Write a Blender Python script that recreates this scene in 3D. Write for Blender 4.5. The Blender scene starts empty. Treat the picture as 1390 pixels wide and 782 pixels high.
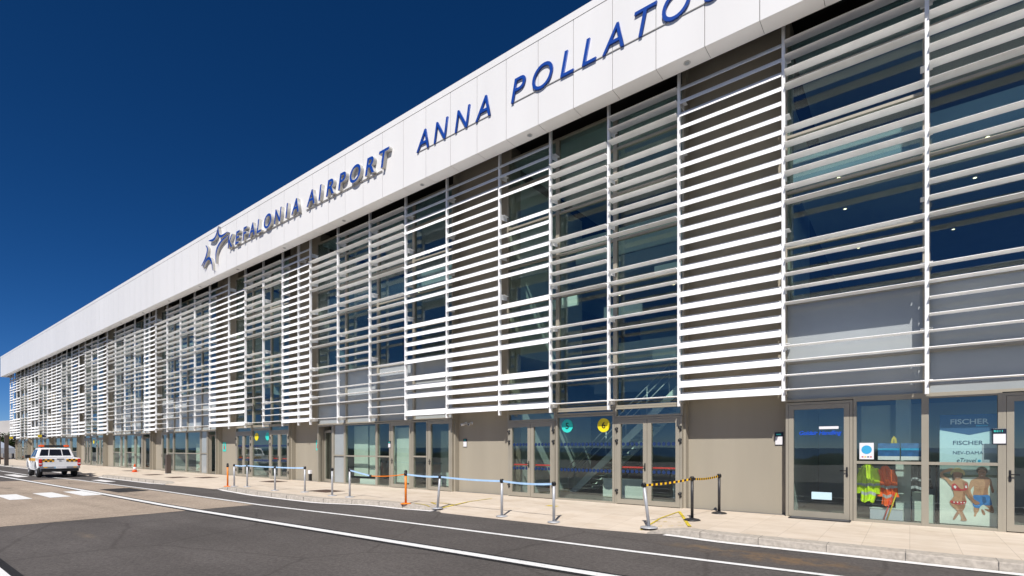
import bpy, bmesh, math, random
from mathutils import Vector, Matrix
random.seed(7)
R = math.radians
scene = bpy.context.scene
COL = scene.collection

# ------------------------------------------------------------------ materials
def new_mat(name):
    m = bpy.data.materials.new(name); m.use_nodes = True
    nt = m.node_tree
    return m, nt, nt.nodes['Principled BSDF']

def link(nt, a, b): nt.links.new(a, b)

def coords(nt, scale=(1, 1, 1)):
    tc = nt.nodes.new('ShaderNodeTexCoord'); mp = nt.nodes.new('ShaderNodeMapping')
    mp.inputs['Scale'].default_value = scale
    link(nt, tc.outputs['Object'], mp.inputs['Vector'])
    return mp.outputs['Vector']

def noise(nt, vec, scale, detail=4, rough=.55):
    n = nt.nodes.new('ShaderNodeTexNoise')
    n.inputs['Scale'].default_value = scale; n.inputs['Detail'].default_value = detail
    n.inputs['Roughness'].default_value = rough
    link(nt, vec, n.inputs['Vector'])
    return n.outputs['Fac']

def ramp(nt, fac, stops):
    r = nt.nodes.new('ShaderNodeValToRGB')
    e = r.color_ramp.elements
    while len(e) < len(stops): e.new(.5)
    for el, (p, c) in zip(e, stops):
        el.position = p; el.color = (*c, 1) if len(c) == 3 else c
    link(nt, fac, r.inputs['Fac'])
    return r.outputs['Color']

def mixc(nt, fac, a, b, mode='MIX'):
    n = nt.nodes.new('ShaderNodeMix'); n.data_type = 'RGBA'; n.blend_type = mode
    for inp, v in ((n.inputs[0], fac), (n.inputs[6], a), (n.inputs[7], b)):
        if hasattr(v, 'is_linked'): link(nt, v, inp)
        elif isinstance(v, (int, float)): inp.default_value = v
        else: inp.default_value = (*v, 1)
    return n.outputs[2]

def bump(nt, b, h, strength=.2, dist=.01):
    n = nt.nodes.new('ShaderNodeBump'); n.inputs['Strength'].default_value = strength
    n.inputs['Distance'].default_value = dist
    link(nt, h, n.inputs['Height']); link(nt, n.outputs['Normal'], b.inputs['Normal'])

def paint(name, c, rough=.5, var=.05, scale=1.2, metallic=0, bmp=0, spec=.5, streak=False):
    m, nt, b = new_mat(name)
    v = coords(nt, (1, 1, .15) if streak else (1, 1, 1))
    f = noise(nt, v, scale, 5)
    lo = tuple(x * (1 - var * 1.6) for x in c); hi = tuple(min(1, x * (1 + var)) for x in c)
    link(nt, ramp(nt, f, [(.3, lo), (.7, hi)]), b.inputs['Base Color'])
    b.inputs['Roughness'].default_value = rough; b.inputs['Metallic'].default_value = metallic
    b.inputs['Specular IOR Level'].default_value = spec
    if bmp:
        bump(nt, b, noise(nt, coords(nt), 60, 4), bmp, .004)
    return m

M = {}
M['white_metal'] = paint('white_powder_coat', (.87, .87, .86), .42, .055, 2.2)
M['fascia'] = paint('white_composite_panel', (.745, .735, .72), .38, .025, .6, streak=True)
M['soffit'] = paint('soffit_panel', (.74, .73, .71), .45, .03, .9)
M['joint'] = paint('dark_joint', (.10, .10, .10), .8)
M['render'] = paint('beige_render', (.325, .291, .228), .85, .05, .9, bmp=.25, streak=True)
M['frame'] = paint('beige_aluminium', (.33, .301, .24), .42, .04, 2, metallic=.15)
M['dark_gap'] = paint('dark_recess', (.035, .033, .03), .8)
M['black'] = paint('black_plastic', (.014, .014, .015), .4)
M['rubber'] = paint('tyre_rubber', (.02, .02, .02), .8)
M['spandrel'] = paint('grey_back_painted_panel', (.33, .355, .36), .12, .05, .8, spec=.45)
M['door_dark'] = paint('dark_interior', (.03, .03, .033), .7)
M['int_wall'] = paint('interior_plaster', (.46, .53, .50), .8, .05)
M['int_floor'] = paint('interior_floor', (.16, .15, .14), .35, .1)
M['int_ceiling'] = paint('interior_ceiling', (.30, .35, .37), .7, .05)
M['blind'] = paint('pale_blind', (.50, .57, .50), .7, .04, 3)
M['counter'] = paint('pale_counter', (.6, .66, .6), .4)
M['blue_letter'] = paint('blue_letter_face', (.008, .055, .31), .35, .03)
M['letter_side'] = paint('brushed_letter_side', (.50, .49, .46), .35, .05, metallic=.4)
M['silver'] = paint('satin_silver', (.46, .47, .49), .5, .06, 6, metallic=.3)
M['black_post'] = paint('black_post', (.025, .025, .027), .45)
M['belt_blue'] = paint('pale_blue_webbing', (.42, .62, .86), .7, .08, 5)
M['orange'] = paint('orange_plastic', (.85, .22, .01), .45, .05)
M['red'] = paint('red_plastic', (.62, .03, .02), .4)
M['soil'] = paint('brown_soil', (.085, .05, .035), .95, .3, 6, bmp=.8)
M['concrete'] = paint('kerb_concrete', (.43, .385, .33), .9, .16, 14, bmp=.9)
M['brown_post'] = paint('brown_bollard', (.085, .065, .055), .55, .1)
M['paper'] = paint('white_paper', (.72, .71, .73), .7, .02)
M['plate_dark'] = paint('plate_navy', (.012, .018, .035), .35)
M['cyan'] = paint('cyan_print', (.05, .62, .55), .5)
M['disc_cyan'] = paint('disc_turquoise', (.035, .60, .52), .4)
M['disc_yellow'] = paint('disc_yellow', (.82, .66, .01), .4)
M['dot_blue'] = paint('frosted_blue_dot', (.008, .028, .10), .5)
M['yellow_tape'] = paint('yellow_floor_tape', (.62, .47, .03), .8, .25, 9)
M['truck_white'] = paint('white_vehicle_paint', (.80, .80, .80), .22, .03, 2)
M['truck_glass'] = paint('dark_vehicle_glass', (.012, .014, .018), .06, .05)
M['chrome'] = paint('grey_bumper_metal', (.35, .36, .38), .3, .05, metallic=.7)
M['rim'] = paint('alloy_rim', (.42, .42, .43), .35, .05, metallic=.6)
M['amber'] = paint('amber_stripe', (.88, .44, .015), .45)
M['red_lens'] = paint('red_lens', (.55, .015, .012), .15)
M['red_lens2'] = paint('orange_red_lens', (.80, .115, .02), .2)
M['hivis_y'] = paint('hi_vis_yellow', (.62, .85, .01), .8, .06, 8)
M['hivis_o'] = paint('hi_vis_orange', (.9, .13, .01), .8, .06, 8)
M['band'] = paint('reflective_band', (.5, .52, .54), .4)
M['poster_pale'] = paint('poster_pale_blue', (.52, .70, .76), .6, .03)
M['poster_navy'] = paint('poster_navy', (.025, .085, .21), .6)
M['ink_navy'] = paint('ink_navy', (.03, .06, .13), .6)
M['ink_white'] = paint('ink_white', (.75, .78, .8), .6)
M['ink_cyan'] = paint('ink_cyan', (.03, .35, .62), .6)
M['sea_blue'] = paint('print_blue', (.03, .12, .32), .6, .3, 8)
M['sand'] = paint('print_sand', (.66, .70, .64), .6, .08, 4)
M['print_green'] = paint('print_green', (.06, .11, .05), .6, .3, 9)
M['print_sky'] = paint('print_sky', (.22, .30, .30), .6, .1, 4)
M['skin'] = paint('print_skin', (.50, .27, .16), .6, .12, 12)
M['skin2'] = paint('print_skin_shade', (.36, .17, .10), .6, .15, 12)
M['straw'] = paint('print_straw', (.58, .47, .22), .6, .15, 25)
M['hair'] = paint('print_hair', (.035, .022, .015), .6)
M['print_red'] = paint('print_red', (.55, .05, .06), .6, .3, 30)
M['print_shorts'] = paint('print_shorts', (.05, .20, .52), .6, .15, 12)
M['letter_blue_print'] = paint('blue_vinyl', (.01, .08, .55), .4)
M['mat_rubber'] = paint('door_mat', (.03, .03, .032), .95, .2, 20, bmp=.5)
M['yellow'] = paint('yellow_plastic', (.6, .45, .02), .45)
M['navy'] = paint('navy_sheet', (.015, .025, .09), .5)
M['canopy'] = paint('grey_canopy_sheet', (.42, .46, .52), .5, .06)
M['brick'] = paint('terracotta_rubble', (.30, .12, .07), .9, .3, 3)
M['bark'] = paint('bark', (.09, .065, .045), .9, .2, 4)
M['steel_grey'] = paint('grey_handrail', (.45, .47, .47), .35, .05, metallic=.5)

# striped barrier tape
m, nt, b = new_mat('black_yellow_webbing'); M['belt_hazard'] = m
uvn = nt.nodes.new('ShaderNodeUVMap')
wv = nt.nodes.new('ShaderNodeTexWave'); wv.inputs['Scale'].default_value = .62
wv.wave_type = 'BANDS'; wv.bands_direction = 'X'
link(nt, uvn.outputs['UV'], wv.inputs['Vector'])
link(nt, ramp(nt, wv.outputs['Fac'], [(.55, (.035, .012, .022)), (.62, (.85, .50, .01))]), b.inputs['Base Color'])
b.inputs['Roughness'].default_value = .7

# glass: clear tint + mirror layer by Fresnel
def glass_mat(name, tint, f0):
    m = bpy.data.materials.new(name); m.use_nodes = True
    nt = m.node_tree; nt.nodes.clear()
    out = nt.nodes.new('ShaderNodeOutputMaterial'); mx = nt.nodes.new('ShaderNodeMixShader')
    tr = nt.nodes.new('ShaderNodeBsdfTransparent'); gl = nt.nodes.new('ShaderNodeBsdfGlossy')
    def mth(op, a, b_=None):
        n = nt.nodes.new('ShaderNodeMath'); n.operation = op
        for inp, v in zip(n.inputs, (a, b_)):
            if v is None: continue
            if hasattr(v, 'is_linked'): link(nt, v, inp)
            else: inp.default_value = v
        return n.outputs[0]
    # Schlick reflectance, the same from either side of the pane
    ge = nt.nodes.new('ShaderNodeNewGeometry'); dt = nt.nodes.new('ShaderNodeVectorMath'); dt.operation = 'DOT_PRODUCT'
    link(nt, ge.outputs['Normal'], dt.inputs[0]); link(nt, ge.outputs['Incoming'], dt.inputs[1])
    k = mth('POWER', mth('SUBTRACT', 1.0, mth('ABSOLUTE', dt.outputs['Value'])), 5.0)
    fac = mth('ADD', mth('MULTIPLY', k, 1 - f0), f0)
    v = coords(nt)
    bp = nt.nodes.new('ShaderNodeBump'); bp.inputs['Strength'].default_value = .06; bp.inputs['Distance'].default_value = .02
    link(nt, noise(nt, v, .9, 1), bp.inputs['Height'])
    link(nt, bp.outputs['Normal'], gl.inputs['Normal'])
    tr.inputs['Color'].default_value = (*tint, 1); gl.inputs['Roughness'].default_value = .0
    gl.inputs['Color'].default_value = (.92, .97, 1, 1)
    link(nt, fac, mx.inputs['Fac'])
    link(nt, tr.outputs[0], mx.inputs[1]); link(nt, gl.outputs[0], mx.inputs[2])
    link(nt, mx.outputs[0], out.inputs['Surface'])
    return m
M['glass'] = glass_mat('facade_glass', (.90, .95, .925), .075)
M['glass_up'] = glass_mat('solar_control_glass', (.78, .88, .88), .085)
M['glass_hall'] = glass_mat('hall_glass', (.86, .94, .91), .06)

# lamps
m, nt, b = new_mat('lamp_glow'); M['lamp'] = m
b.inputs['Emission Color'].default_value = (1, .80, .48, 1); b.inputs['Emission Strength'].default_value = 4
b.inputs['Base Color'].default_value = (.8, .8, .7, 1)

# asphalt
def asphalt(name, c, stain=None, var=.22, grain=.28):
    m, nt, b = new_mat(name)
    v = coords(nt)
    big = noise(nt, v, .35, 5, .6)
    fine = noise(nt, v, 45, 3, .7)
    strk = noise(nt, coords(nt, (.12, 1.4, 1)), 1.1, 4, .6)
    col = ramp(nt, big, [(.3, tuple(x * (1 - var) for x in c)), (.7, tuple(x * (1 + var * .8) for x in c))])
    col = mixc(nt, .55, col, ramp(nt, fine, [(.3, (1 - grain * 1.6,) * 3), (.5, (1, 1, 1)), (.72, (1 + grain,) * 3)]), 'MULTIPLY')
    col = mixc(nt, .5, col, ramp(nt, strk, [(.35, (.82, .81, .80)), (.65, (1.08, 1.08, 1.08))]), 'MULTIPLY')
    spk = noise(nt, v, 16, 2, .8)
    col = mixc(nt, .8, col, ramp(nt, spk, [(.34, (.74, .73, .72)), (.5, (1, 1, 1)), (.68, (1.28, 1.27, 1.25))]), 'MULTIPLY')
    vo = nt.nodes.new('ShaderNodeTexVoronoi'); vo.inputs['Scale'].default_value = 26; link(nt, v, vo.inputs['Vector'])
    col = mixc(nt, .5, col, ramp(nt, vo.outputs['Distance'], [(.06, (1.7, 1.66, 1.6)), (.16, (1, 1, 1)), (.7, (.90, .90, .90))]), 'MULTIPLY')
    cr = nt.nodes.new('ShaderNodeTexVoronoi'); cr.feature = 'DISTANCE_TO_EDGE'; cr.inputs['Scale'].default_value = .33
    wob = nt.nodes.new('ShaderNodeMix'); wob.data_type = 'RGBA'; wob.inputs[0].default_value = .16
    nz = nt.nodes.new('ShaderNodeTexNoise'); nz.inputs['Scale'].default_value = 1.1; nz.inputs['Detail'].default_value = 6
    link(nt, v, nz.inputs['Vector']); link(nt, v, wob.inputs[6]); link(nt, nz.outputs['Color'], wob.inputs[7]); link(nt, wob.outputs[2], cr.inputs['Vector'])
    col = mixc(nt, .45, col, ramp(nt, cr.outputs['Distance'], [(.0, (.45, .44, .43)), (.006, (.7, .69, .68)), (.012, (1, 1, 1))]), 'MULTIPLY')
    if stain:
        for (sx, sy, rx, ry, sc) in stain:
            mp = nt.nodes.new('ShaderNodeMapping'); tc = nt.nodes.new('ShaderNodeTexCoord')
            mp.vector_type = 'TEXTURE'
            mp.inputs['Location'].default_value = (sx, sy, 0); mp.inputs['Scale'].default_value = (rx, ry, 1)
            link(nt, tc.outputs['Object'], mp.inputs['Vector'])
            g = nt.nodes.new('ShaderNodeTexGradient'); g.gradient_type = 'SPHERICAL'
            link(nt, mp.outputs['Vector'], g.inputs['Vector'])
            mul = nt.nodes.new('ShaderNodeMath'); mul.operation = 'MULTIPLY'
            link(nt, g.outputs['Fac'], mul.inputs[0])
            link(nt, ramp(nt, noise(nt, v, 3.2, 5, .7), [(.42, (0, 0, 0)), (.62, (1, 1, 1))]), mul.inputs[1])
            col = mixc(nt, mul.outputs[0], col, sc)
    link(nt, col, b.inputs['Base Color'])
    b.inputs['Roughness'].default_value = .9; b.inputs['Specular IOR Level'].default_value = .25
    bump(nt, b, noise(nt, v, 110, 3, .7), .55, .006)
    return m
M['asphalt'] = asphalt('dark_asphalt', (.104, .094, .089),
    [(-1.6, 9.0, 1.5, .5, (.21, .13, .065)), (-2.9, 9.2, .9, .3, (.19, .13, .075)), (-13.0, 2.9, .8, .15, (.19, .15, .11))])
M['old_asphalt'] = asphalt('worn_pale_asphalt', (.385, .315, .25),
    [(-24, 6.6, 4, .5, (.12, .10, .085)), (-30, 4.2, 5, .35, (.13, .11, .09)), (-19, 4.5, 4, .3, (.22, .18, .14)), (-34, 6.9, 4, .6, (.12, .10, .085))], .16, .25)
M['patch'] = asphalt('fresh_asphalt_patch', (.034, .033, .034), None, .1)
M['seal'] = asphalt('black_bitumen_band', (.022, .022, .024), None, .1)
M['ground'] = asphalt('far_apron', (.27, .25, .225), None, .2)  # apron tone lightened to bounce fill light up onto the slat undersides

# road paint with worn grain
m, nt, b = new_mat('road_paint'); M['road_paint'] = m
v = coords(nt)
w = noise(nt, v, 14, 5, .7)
link(nt, ramp(nt, w, [(.30, (.36, .34, .32)), (.40, (.72, .72, .71)), (.7, (.80, .80, .79))]), b.inputs['Base Color'])
b.inputs['Roughness'].default_value = .75
bump(nt, b, noise(nt, v, 110, 3, .7), .35, .005)
m, nt, b = new_mat('worn_kerb_paint'); M['worn_paint'] = m
v = coords(nt)
w = noise(nt, v, 7, 6, .75)
link(nt, ramp(nt, w, [(.30, (.20, .19, .18)), (.40, (.70, .69, .67)), (.7, (.80, .79, .78))]), b.inputs['Base Color'])
b.inputs['Roughness'].default_value = .8

# stone pavers
m, nt, b = new_mat('cream_paving_slabs'); M['paver'] = m
v = coords(nt)
br = nt.nodes.new('ShaderNodeTexBrick'); br.offset = 0; br.squash = 1
br.inputs['Scale'].default_value = 1; br.inputs['Brick Width'].default_value = .64; br.inputs['Row Height'].default_value = .64
br.inputs['Mortar Size'].default_value = .005; br.inputs['Mortar Smooth'].default_value = .3
br.inputs['Bias'].default_value = -.2
br.inputs['Color1'].default_value = (.60, .515, .42, 1); br.inputs['Color2'].default_value = (.65, .565, .47, 1)
br.inputs['Mortar'].default_value = (.46, .39, .315, 1)
link(nt, v, br.inputs['Vector'])
cl = noise(nt, coords(nt, (1, 2.2, 1)), 1.3, 6, .65)
c2 = mixc(nt, .8, br.outputs['Color'], ramp(nt, cl, [(.3, (.86, .82, .76)), (.55, (1, 1, 1)), (.75, (1.05, 1.03, 1))]), 'MULTIPLY')
st = noise(nt, v, .45, 6, .7)
c2 = mixc(nt, .55, c2, ramp(nt, st, [(.28, (.72, .64, .55)), (.45, (1, 1, 1))]), 'MULTIPLY')
link(nt, c2, b.inputs['Base Color']); b.inputs['Roughness'].default_value = .75
bump(nt, b, noise(nt, v, 70, 3), .15, .003)

# foliage, hills
M['leaf'] = paint('leaf_green', (.055, .085, .025), .7, .35, .8)
M['hill'] = paint('scrub_hill', (.045, .058, .03), .95, .4, .05)
M['pale_hill'] = paint('bare_pale_hill', (.42, .40, .38), .95, .1, .03)
m, nt, b = new_mat('sea_water'); M['sea'] = m
b.inputs['Base Color'].default_value = (.02, .07, .14, 1); b.inputs['Roughness'].default_value = .35
M['quarry'] = paint('far_white_wall', (.6, .6, .6), .9, .08, .2)

# ------------------------------------------------------------------ mesh helpers
class MB:
    def __init__(s):
        s.bm = bmesh.new(); s.mats = []
    def mi(s, mat):
        if mat not in s.mats: s.mats.append(mat)
        return s.mats.index(mat)
    def box(s, x0, x1, y0, y1, z0, z1, mat=None, bev=0):
        r = bmesh.ops.create_cube(s.bm, size=1)
        vs = r['verts']
        for v in vs:
            v.co = Vector((x0 + (v.co.x + .5) * (x1 - x0), y0 + (v.co.y + .5) * (y1 - y0), z0 + (v.co.z + .5) * (z1 - z0)))
        fs = set(f for v in vs for f in v.link_faces)
        if mat:
            k = s.mi(mat)
            for f in fs: f.material_index = k
        if bev:
            es = list(set(e for v in vs for e in v.link_edges))
            bmesh.ops.bevel(s.bm, geom=es, offset=bev, segments=2, profile=.5, affect='EDGES')
        return vs
    def poly(s, pts, mat=None):
        vs = [s.bm.verts.new(p) for p in pts]
        f = s.bm.faces.new(vs)
        if mat: f.material_index = s.mi(mat)
        return f
    def prism(s, pts, vec, mat=None):
        """closed prism: polygon pts (3D) swept along vec"""
        vec = Vector(vec)
        a = [s.bm.verts.new(p) for p in pts]; b_ = [s.bm.verts.new(Vector(p) + vec) for p in pts]
        fs = [s.bm.faces.new(a), s.bm.faces.new(list(reversed(b_)))]
        n = len(pts)
        for i in range(n):
            fs.append(s.bm.faces.new((a[i], b_[i], b_[(i + 1) % n], a[(i + 1) % n])))
        bmesh.ops.recalc_face_normals(s.bm, faces=fs)
        if mat:
            k = s.mi(mat)
            for f in fs: f.material_index = k
        return fs
    def tube(s, p0, p1, r0, r1=None, n=14, mat=None, smooth=True):
        p0 = Vector(p0); p1 = Vector(p1); r1 = r0 if r1 is None else r1
        d = p1 - p0
        q = d.to_track_quat('Z', 'Y')
        mt = Matrix.Translation((p0 + p1) / 2) @ q.to_matrix().to_4x4()
        r = bmesh.ops.create_cone(s.bm, cap_ends=True, cap_tris=False, segments=n, radius1=r0, radius2=r1, depth=d.length, matrix=mt)
        fs = set(f for v in r['verts'] for f in v.link_faces)
        for f in fs:
            if smooth and len(f.verts) == 4: f.smooth = True
            if mat: f.material_index = s.mi(mat)
    def lathe(s, prof, c=(0, 0, 0), n=24, mat=None, axis='Z'):
        rings = []
        for (r, h) in prof:
            ring = []
            for i in range(n):
                a = 2 * math.pi * i / n
                p = (r * math.cos(a), r * math.sin(a), h)
                if axis == 'Y': p = (p[0], p[2], p[1])
                ring.append(s.bm.verts.new((c[0] + p[0], c[1] + p[1], c[2] + p[2])))
            rings.append(ring)
        fs = []
        for a, b_ in zip(rings, rings[1:]):
            for i in range(n):
                f = s.bm.faces.new((a[i], a[(i + 1) % n], b_[(i + 1) % n], b_[i])); f.smooth = True; fs.append(f)
        for ring in (rings[0], rings[-1]):
            fs.append(s.bm.faces.new(ring))
        bmesh.ops.recalc_face_normals(s.bm, faces=fs)
        if mat:
            k = s.mi(mat)
            for f in fs: f.material_index = k
    def ball(s, c, r, mat=None, sub=2):
        q = bmesh.ops.create_icosphere(s.bm, subdivisions=sub, radius=r, matrix=Matrix.Translation(c))
        for v in q['verts']:
            for f in v.link_faces:
                f.smooth = True
                if mat: f.material_index = s.mi(mat)
    def build(s, name, mat=None, parent=None, loc=None):
        me = bpy.data.meshes.new(name)
        s.bm.to_mesh(me); s.bm.free()
        ms = list(s.mats)
        if not ms: ms = [mat]
        for q in ms: me.materials.append(q if not isinstance(q, str) else M[q])
        o = bpy.data.objects.new(name, me); COL.objects.link(o)
        if parent: o.parent = parent
        if loc: o.location = loc
        return o

def tag(o, label=None, cat=None, group=None, kind=None):
    if label: o['label'] = label
    if cat: o['category'] = cat
    if group: o['group'] = group
    if kind: o['kind'] = kind
    return o

def empty(name, loc=(0, 0, 0), rz=0, **k):
    o = bpy.data.objects.new(name, None); COL.objects.link(o)
    o.location = loc; o.rotation_euler.z = rz; o.empty_display_size = .2
    return tag(o, **k)

def children(o): return [c for c in COL.objects if c.parent == o]

def copy_tree(o, parent=None):
    c = o.copy(); COL.objects.link(c); c.parent = parent
    for ch in children(o): copy_tree(ch, c)
    return c

def text_mesh(body, size, extrude=0.0, shear=0.0, offset=0.0, align='LEFT'):
    cu = bpy.data.curves.new('t', 'FONT')
    cu.body = body; cu.size = size; cu.extrude = extrude; cu.shear = shear; cu.offset = offset
    cu.align_x = align; cu.resolution_u = 6
    ob = bpy.data.objects.new('t', cu); COL.objects.link(ob)
    me = bpy.data.meshes.new_from_object(ob)
    bpy.data.objects.remove(ob); bpy.data.curves.remove(cu)
    return me

def wall_text(name, body, x, y, z, size, mat, parent, depth=.002, shear=0, offset=0, align='LEFT', width=None, height=None, side=None):
    """lettering standing on a plane facing -Y; (x,z) = lower-left of its ink box; returns object"""
    me = text_mesh(body, size, depth / 2, shear, offset, align)
    xs = [v.co.x for v in me.vertices]; ys = [v.co.y for v in me.vertices]
    x0, x1, y0, y1 = min(xs), max(xs), min(ys), max(ys)
    kx = width / (x1 - x0) if width else 1
    ky = height / (y1 - y0) if height else (kx if width and not height else 1)
    if height and not width: kx = ky
    cx = (x0 + x1) / 2 if align == 'CENTER' else x0
    for v in me.vertices:
        v.co = Vector((x + (v.co.x - cx) * kx, y - v.co.z - depth / 2, z + (v.co.y - y0) * ky))
    me.materials.append(M[mat])
    if side:
        me.materials.append(M[side])
        for p in me.polygons:
            if p.normal.y > -.9: p.material_index = 1
        me.update()
        for p in me.polygons:
            p.material_index = 0 if abs(p.normal.y) > .9 else 1
    o = bpy.data.objects.new(name, me); COL.objects.link(o); o.parent = parent
    return o

# ------------------------------------------------------------------ sun, sky, camera
SUN_EL, SUN_AZ = R(48), math.atan(.41)         # light travels to -X, +Y, down
h = math.cos(SUN_EL)
sdir = Vector((-math.sin(SUN_AZ) * h, math.cos(SUN_AZ) * h, -math.sin(SUN_EL)))
sun = bpy.data.lights.new('sun', 'SUN'); sun.energy = 5.0; sun.angle = R(.5); sun.color = (1, .955, .90)
so = bpy.data.objects.new('sun', sun); COL.objects.link(so)
so.rotation_euler = sdir.to_track_quat('-Z', 'Y').to_euler(); so.location = (20, -30, 40)
wd = bpy.data.worlds.new('World'); scene.world = wd; wd.use_nodes = True
nt = wd.node_tree
bg = nt.nodes['Background']
sky = nt.nodes.new('ShaderNodeTexSky'); sky.sky_type = 'NISHITA'; sky.sun_disc = False
sky.sun_elevation = SUN_EL
# towards the sun: -sdir ; sky rotation measured clockwise from +Y
sky.sun_rotation = math.atan2(-sdir.x, -sdir.y)
sky.altitude = 2200; sky.air_density = .55; sky.dust_density = .7; sky.ozone_density = 4.2
hs = nt.nodes.new('ShaderNodeHueSaturation'); hs.inputs['Saturation'].default_value = 1.27; hs.inputs['Hue'].default_value = .505
link(nt, sky.outputs['Color'], hs.inputs['Color']); link(nt, hs.outputs['Color'], bg.inputs['Color'])
bg.inputs['Strength'].default_value = .08

CAM_H = 1.62
cam = bpy.data.cameras.new('camera'); co = bpy.data.objects.new('camera', cam); COL.objects.link(co)
cam.sensor_width = 36; cam.lens = 697 / 1390 * 36; cam.shift_y = 217 / 1390
cam.clip_start = .1; cam.clip_end = 9000
co.location = (0, 0, CAM_H); co.rotation_euler = (R(90), 0, math.atan(540 / 697))
scene.camera = co
scene.view_settings.view_transform = 'Standard'; scene.view_settings.look = 'None'
scene.view_settings.exposure = 0.15; scene.view_settings.gamma = 1
scene.render.resolution_x = 1024; scene.render.resolution_y = 576
scene.cycles.max_bounces = 8; scene.cycles.transparent_max_bounces = 16
scene.cycles.sample_clamp_indirect = 6

# ------------------------------------------------------------------ ground
ZR = -.13
def sheet(name, x0, x1, y0, y1, z, mat):
    mb = MB(); mb.poly([(x0, y0, z), (x1, y0, z), (x1, y1, z), (x0, y1, z)])
    return tag(mb.build(name, mat), kind='structure')
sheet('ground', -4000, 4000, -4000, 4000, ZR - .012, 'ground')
sheet('road', -140, 40, -3, 10.7, ZR - .004, 'asphalt')
sheet('road_surface_worn', -37.5, -15.95, -12, 7.62, ZR, 'old_asphalt')
sheet('asphalt_patch', -27.0, -24.5, 6.45, 7.5, ZR + .004, 'patch')

def strip(name, pts, w, z, mat, extra=0):
    """painted strip following pts (x,y)"""
    mb = MB(); L = []; Rr = []
    n = len(pts)
    for i, (x, y) in enumerate(pts):
        a = Vector(pts[max(0, i - 1)]); b_ = Vector(pts[min(n - 1, i + 1)])
        t = (b_ - a).normalized(); nn = Vector((-t.y, t.x)) * (w / 2)
        zf = z if callable(z) else (lambda a_, c_: z)
        L.append(mb.bm.verts.new((x + nn.x, y + nn.y, zf(x + nn.x, y + nn.y)))); Rr.append(mb.bm.verts.new((x - nn.x, y - nn.y, zf(x - nn.x, y - nn.y))))
    for i in range(n - 1):
        f = mb.bm.faces.new((L[i], L[i + 1], Rr[i + 1], Rr[i])); f.normal_update()
        if f.normal.z < 0: f.normal_flip()
    return tag(mb.build(name, mat), kind='structure')

line3 = [(12, 7.0), (2, 6.55), (-3.3, 6.32), (-8.3, 6.18), (-15.8, 5.93), (-18.3, 5.88), (-26, 5.9), (-44, 5.68), (-90, 5.3), (-130, 5)]
strip('lane_line_border', line3, .36, ZR + .004, 'seal')
strip('lane_line', line3, .19, ZR + .008, 'road_paint')
line2 = [(12, 8.9), (2, 8.35), (-.93, 8.2), (-3.67, 8.09), (-10.8, 7.95), (-15.5, 7.7), (-20, 7.72), (-25, 7.78), (-36, 7.6), (-45, 7.0), (-55, 7.0), (-90, 6.7), (-130, 6.5)]
strip('edge_line', line2, .13, ZR + .008, 'road_paint')
line1 = [(-5, 1.23), (-20, 1.25), (-60, 1.4)]
strip('near_line_border', line1, .45, ZR + .004, 'seal')
strip('near_line', line1, .22, ZR + .008, 'road_paint')
strip('near_line', [(.6, 7.6), (-.55, 7.75), (-1.0, 7.9)], .10, ZR + .0085, 'road_paint')
for yy in (2.4, 3.28, 4.30, 5.20):
    tag(sheet('crossing_stripe', -26.6, -23.75, yy, yy + .57, ZR + .009, 'road_paint'), kind='structure')
sheet('crossing_stripe', -35.0, -32.4, 8.0, 8.45, ZR + .009, 'worn_paint')
sheet('crossing_stripe', -46.5, -42.0, 6.15, 6.65, ZR + .009, 'worn_paint')

# pavement with kerbs and dropped crossings
def sm(a, b_, x):
    t = max(0, min(1, (x - a) / (b_ - a))); return t * t * (3 - 2 * t)
RAISED = [(-3.9, 40), (-23.0, -10.5), (-38.6, -28.3), (-140, -44.5)]
def raised(x):
    return max(sm(a - .5, a + .5, x) * (1 - sm(b_ - .4, b_ + .4, x)) for a, b_ in RAISED)
def yk(x):
    y = 9.98 - .2 * (1 - sm(-6, -4, x))
    y -= .62 * (1 - sm(-15.3, -12.6, x))
    if x < -18.5: y += .3 * sm(-18.5, -22.5, x)
    if x < -24: y -= .3 * sm(-24, -29, x)
    # kerb returns curve back at their ends
    for a, b_ in RAISED:
        for e, sgn in ((a, 1), (b_, -1)):
            d = (x - e) * sgn
            if -.3 < d < 1.3: y += .16 * (1 - sm(-.1, 1.3, d))
    return y
xs = []
x = 40.0
while x > -140:
    xs.append(x)
    x -= .25 if x > -50 and x < 6 else 1.0
rows = []
for x in xs:
    f = raised(x); y = yk(x)
    def zz(d): return (1 - f) * (-.122 * max(0, 1 - d / 1.5))
    rows.append((x, f, [(x, y, ZR - .15), (x, y + .012, zz(0) - (0.015 if f > .5 else 0)), (x, y + .03, zz(0)), (x, y + .36, zz(.36)), (x, y + 1.5, 0), (x, 14.6, 0)]))
mk, mp_ = MB(), MB()
for mb, want in ((mk, True), (mp_, False)):
    cache = {}
    def V(i, j):
        if (i, j) not in cache: cache[(i, j)] = mb.bm.verts.new(rows[i][2][j])
        return cache[(i, j)]
    for i in range(len(rows) - 1):
        isk = (rows[i][1] + rows[i + 1][1]) / 2 > .12
        for j in range(5):
            kerb = isk and j < 3
            if kerb == want:
                f = mb.bm.faces.new((V(i, j), V(i + 1, j), V(i + 1, j + 1), V(i, j + 1))); f.normal_update()
                if f.normal.z < 0 or f.normal.y > .5: f.normal_flip()
tag(mk.build('kerb', 'concrete'), kind='structure')
tag(mp_.build('pavement', 'paver'), kind='structure')
for a, b_ in RAISED:
    pts = []
    x = min(b_, 14) + .1
    while x > max(a, -100) - .1:
        pts.append((x, yk(x) - .10)); x -= .25
    strip('kerb_line', pts, .18, ZR + .008, 'worn_paint')
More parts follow.
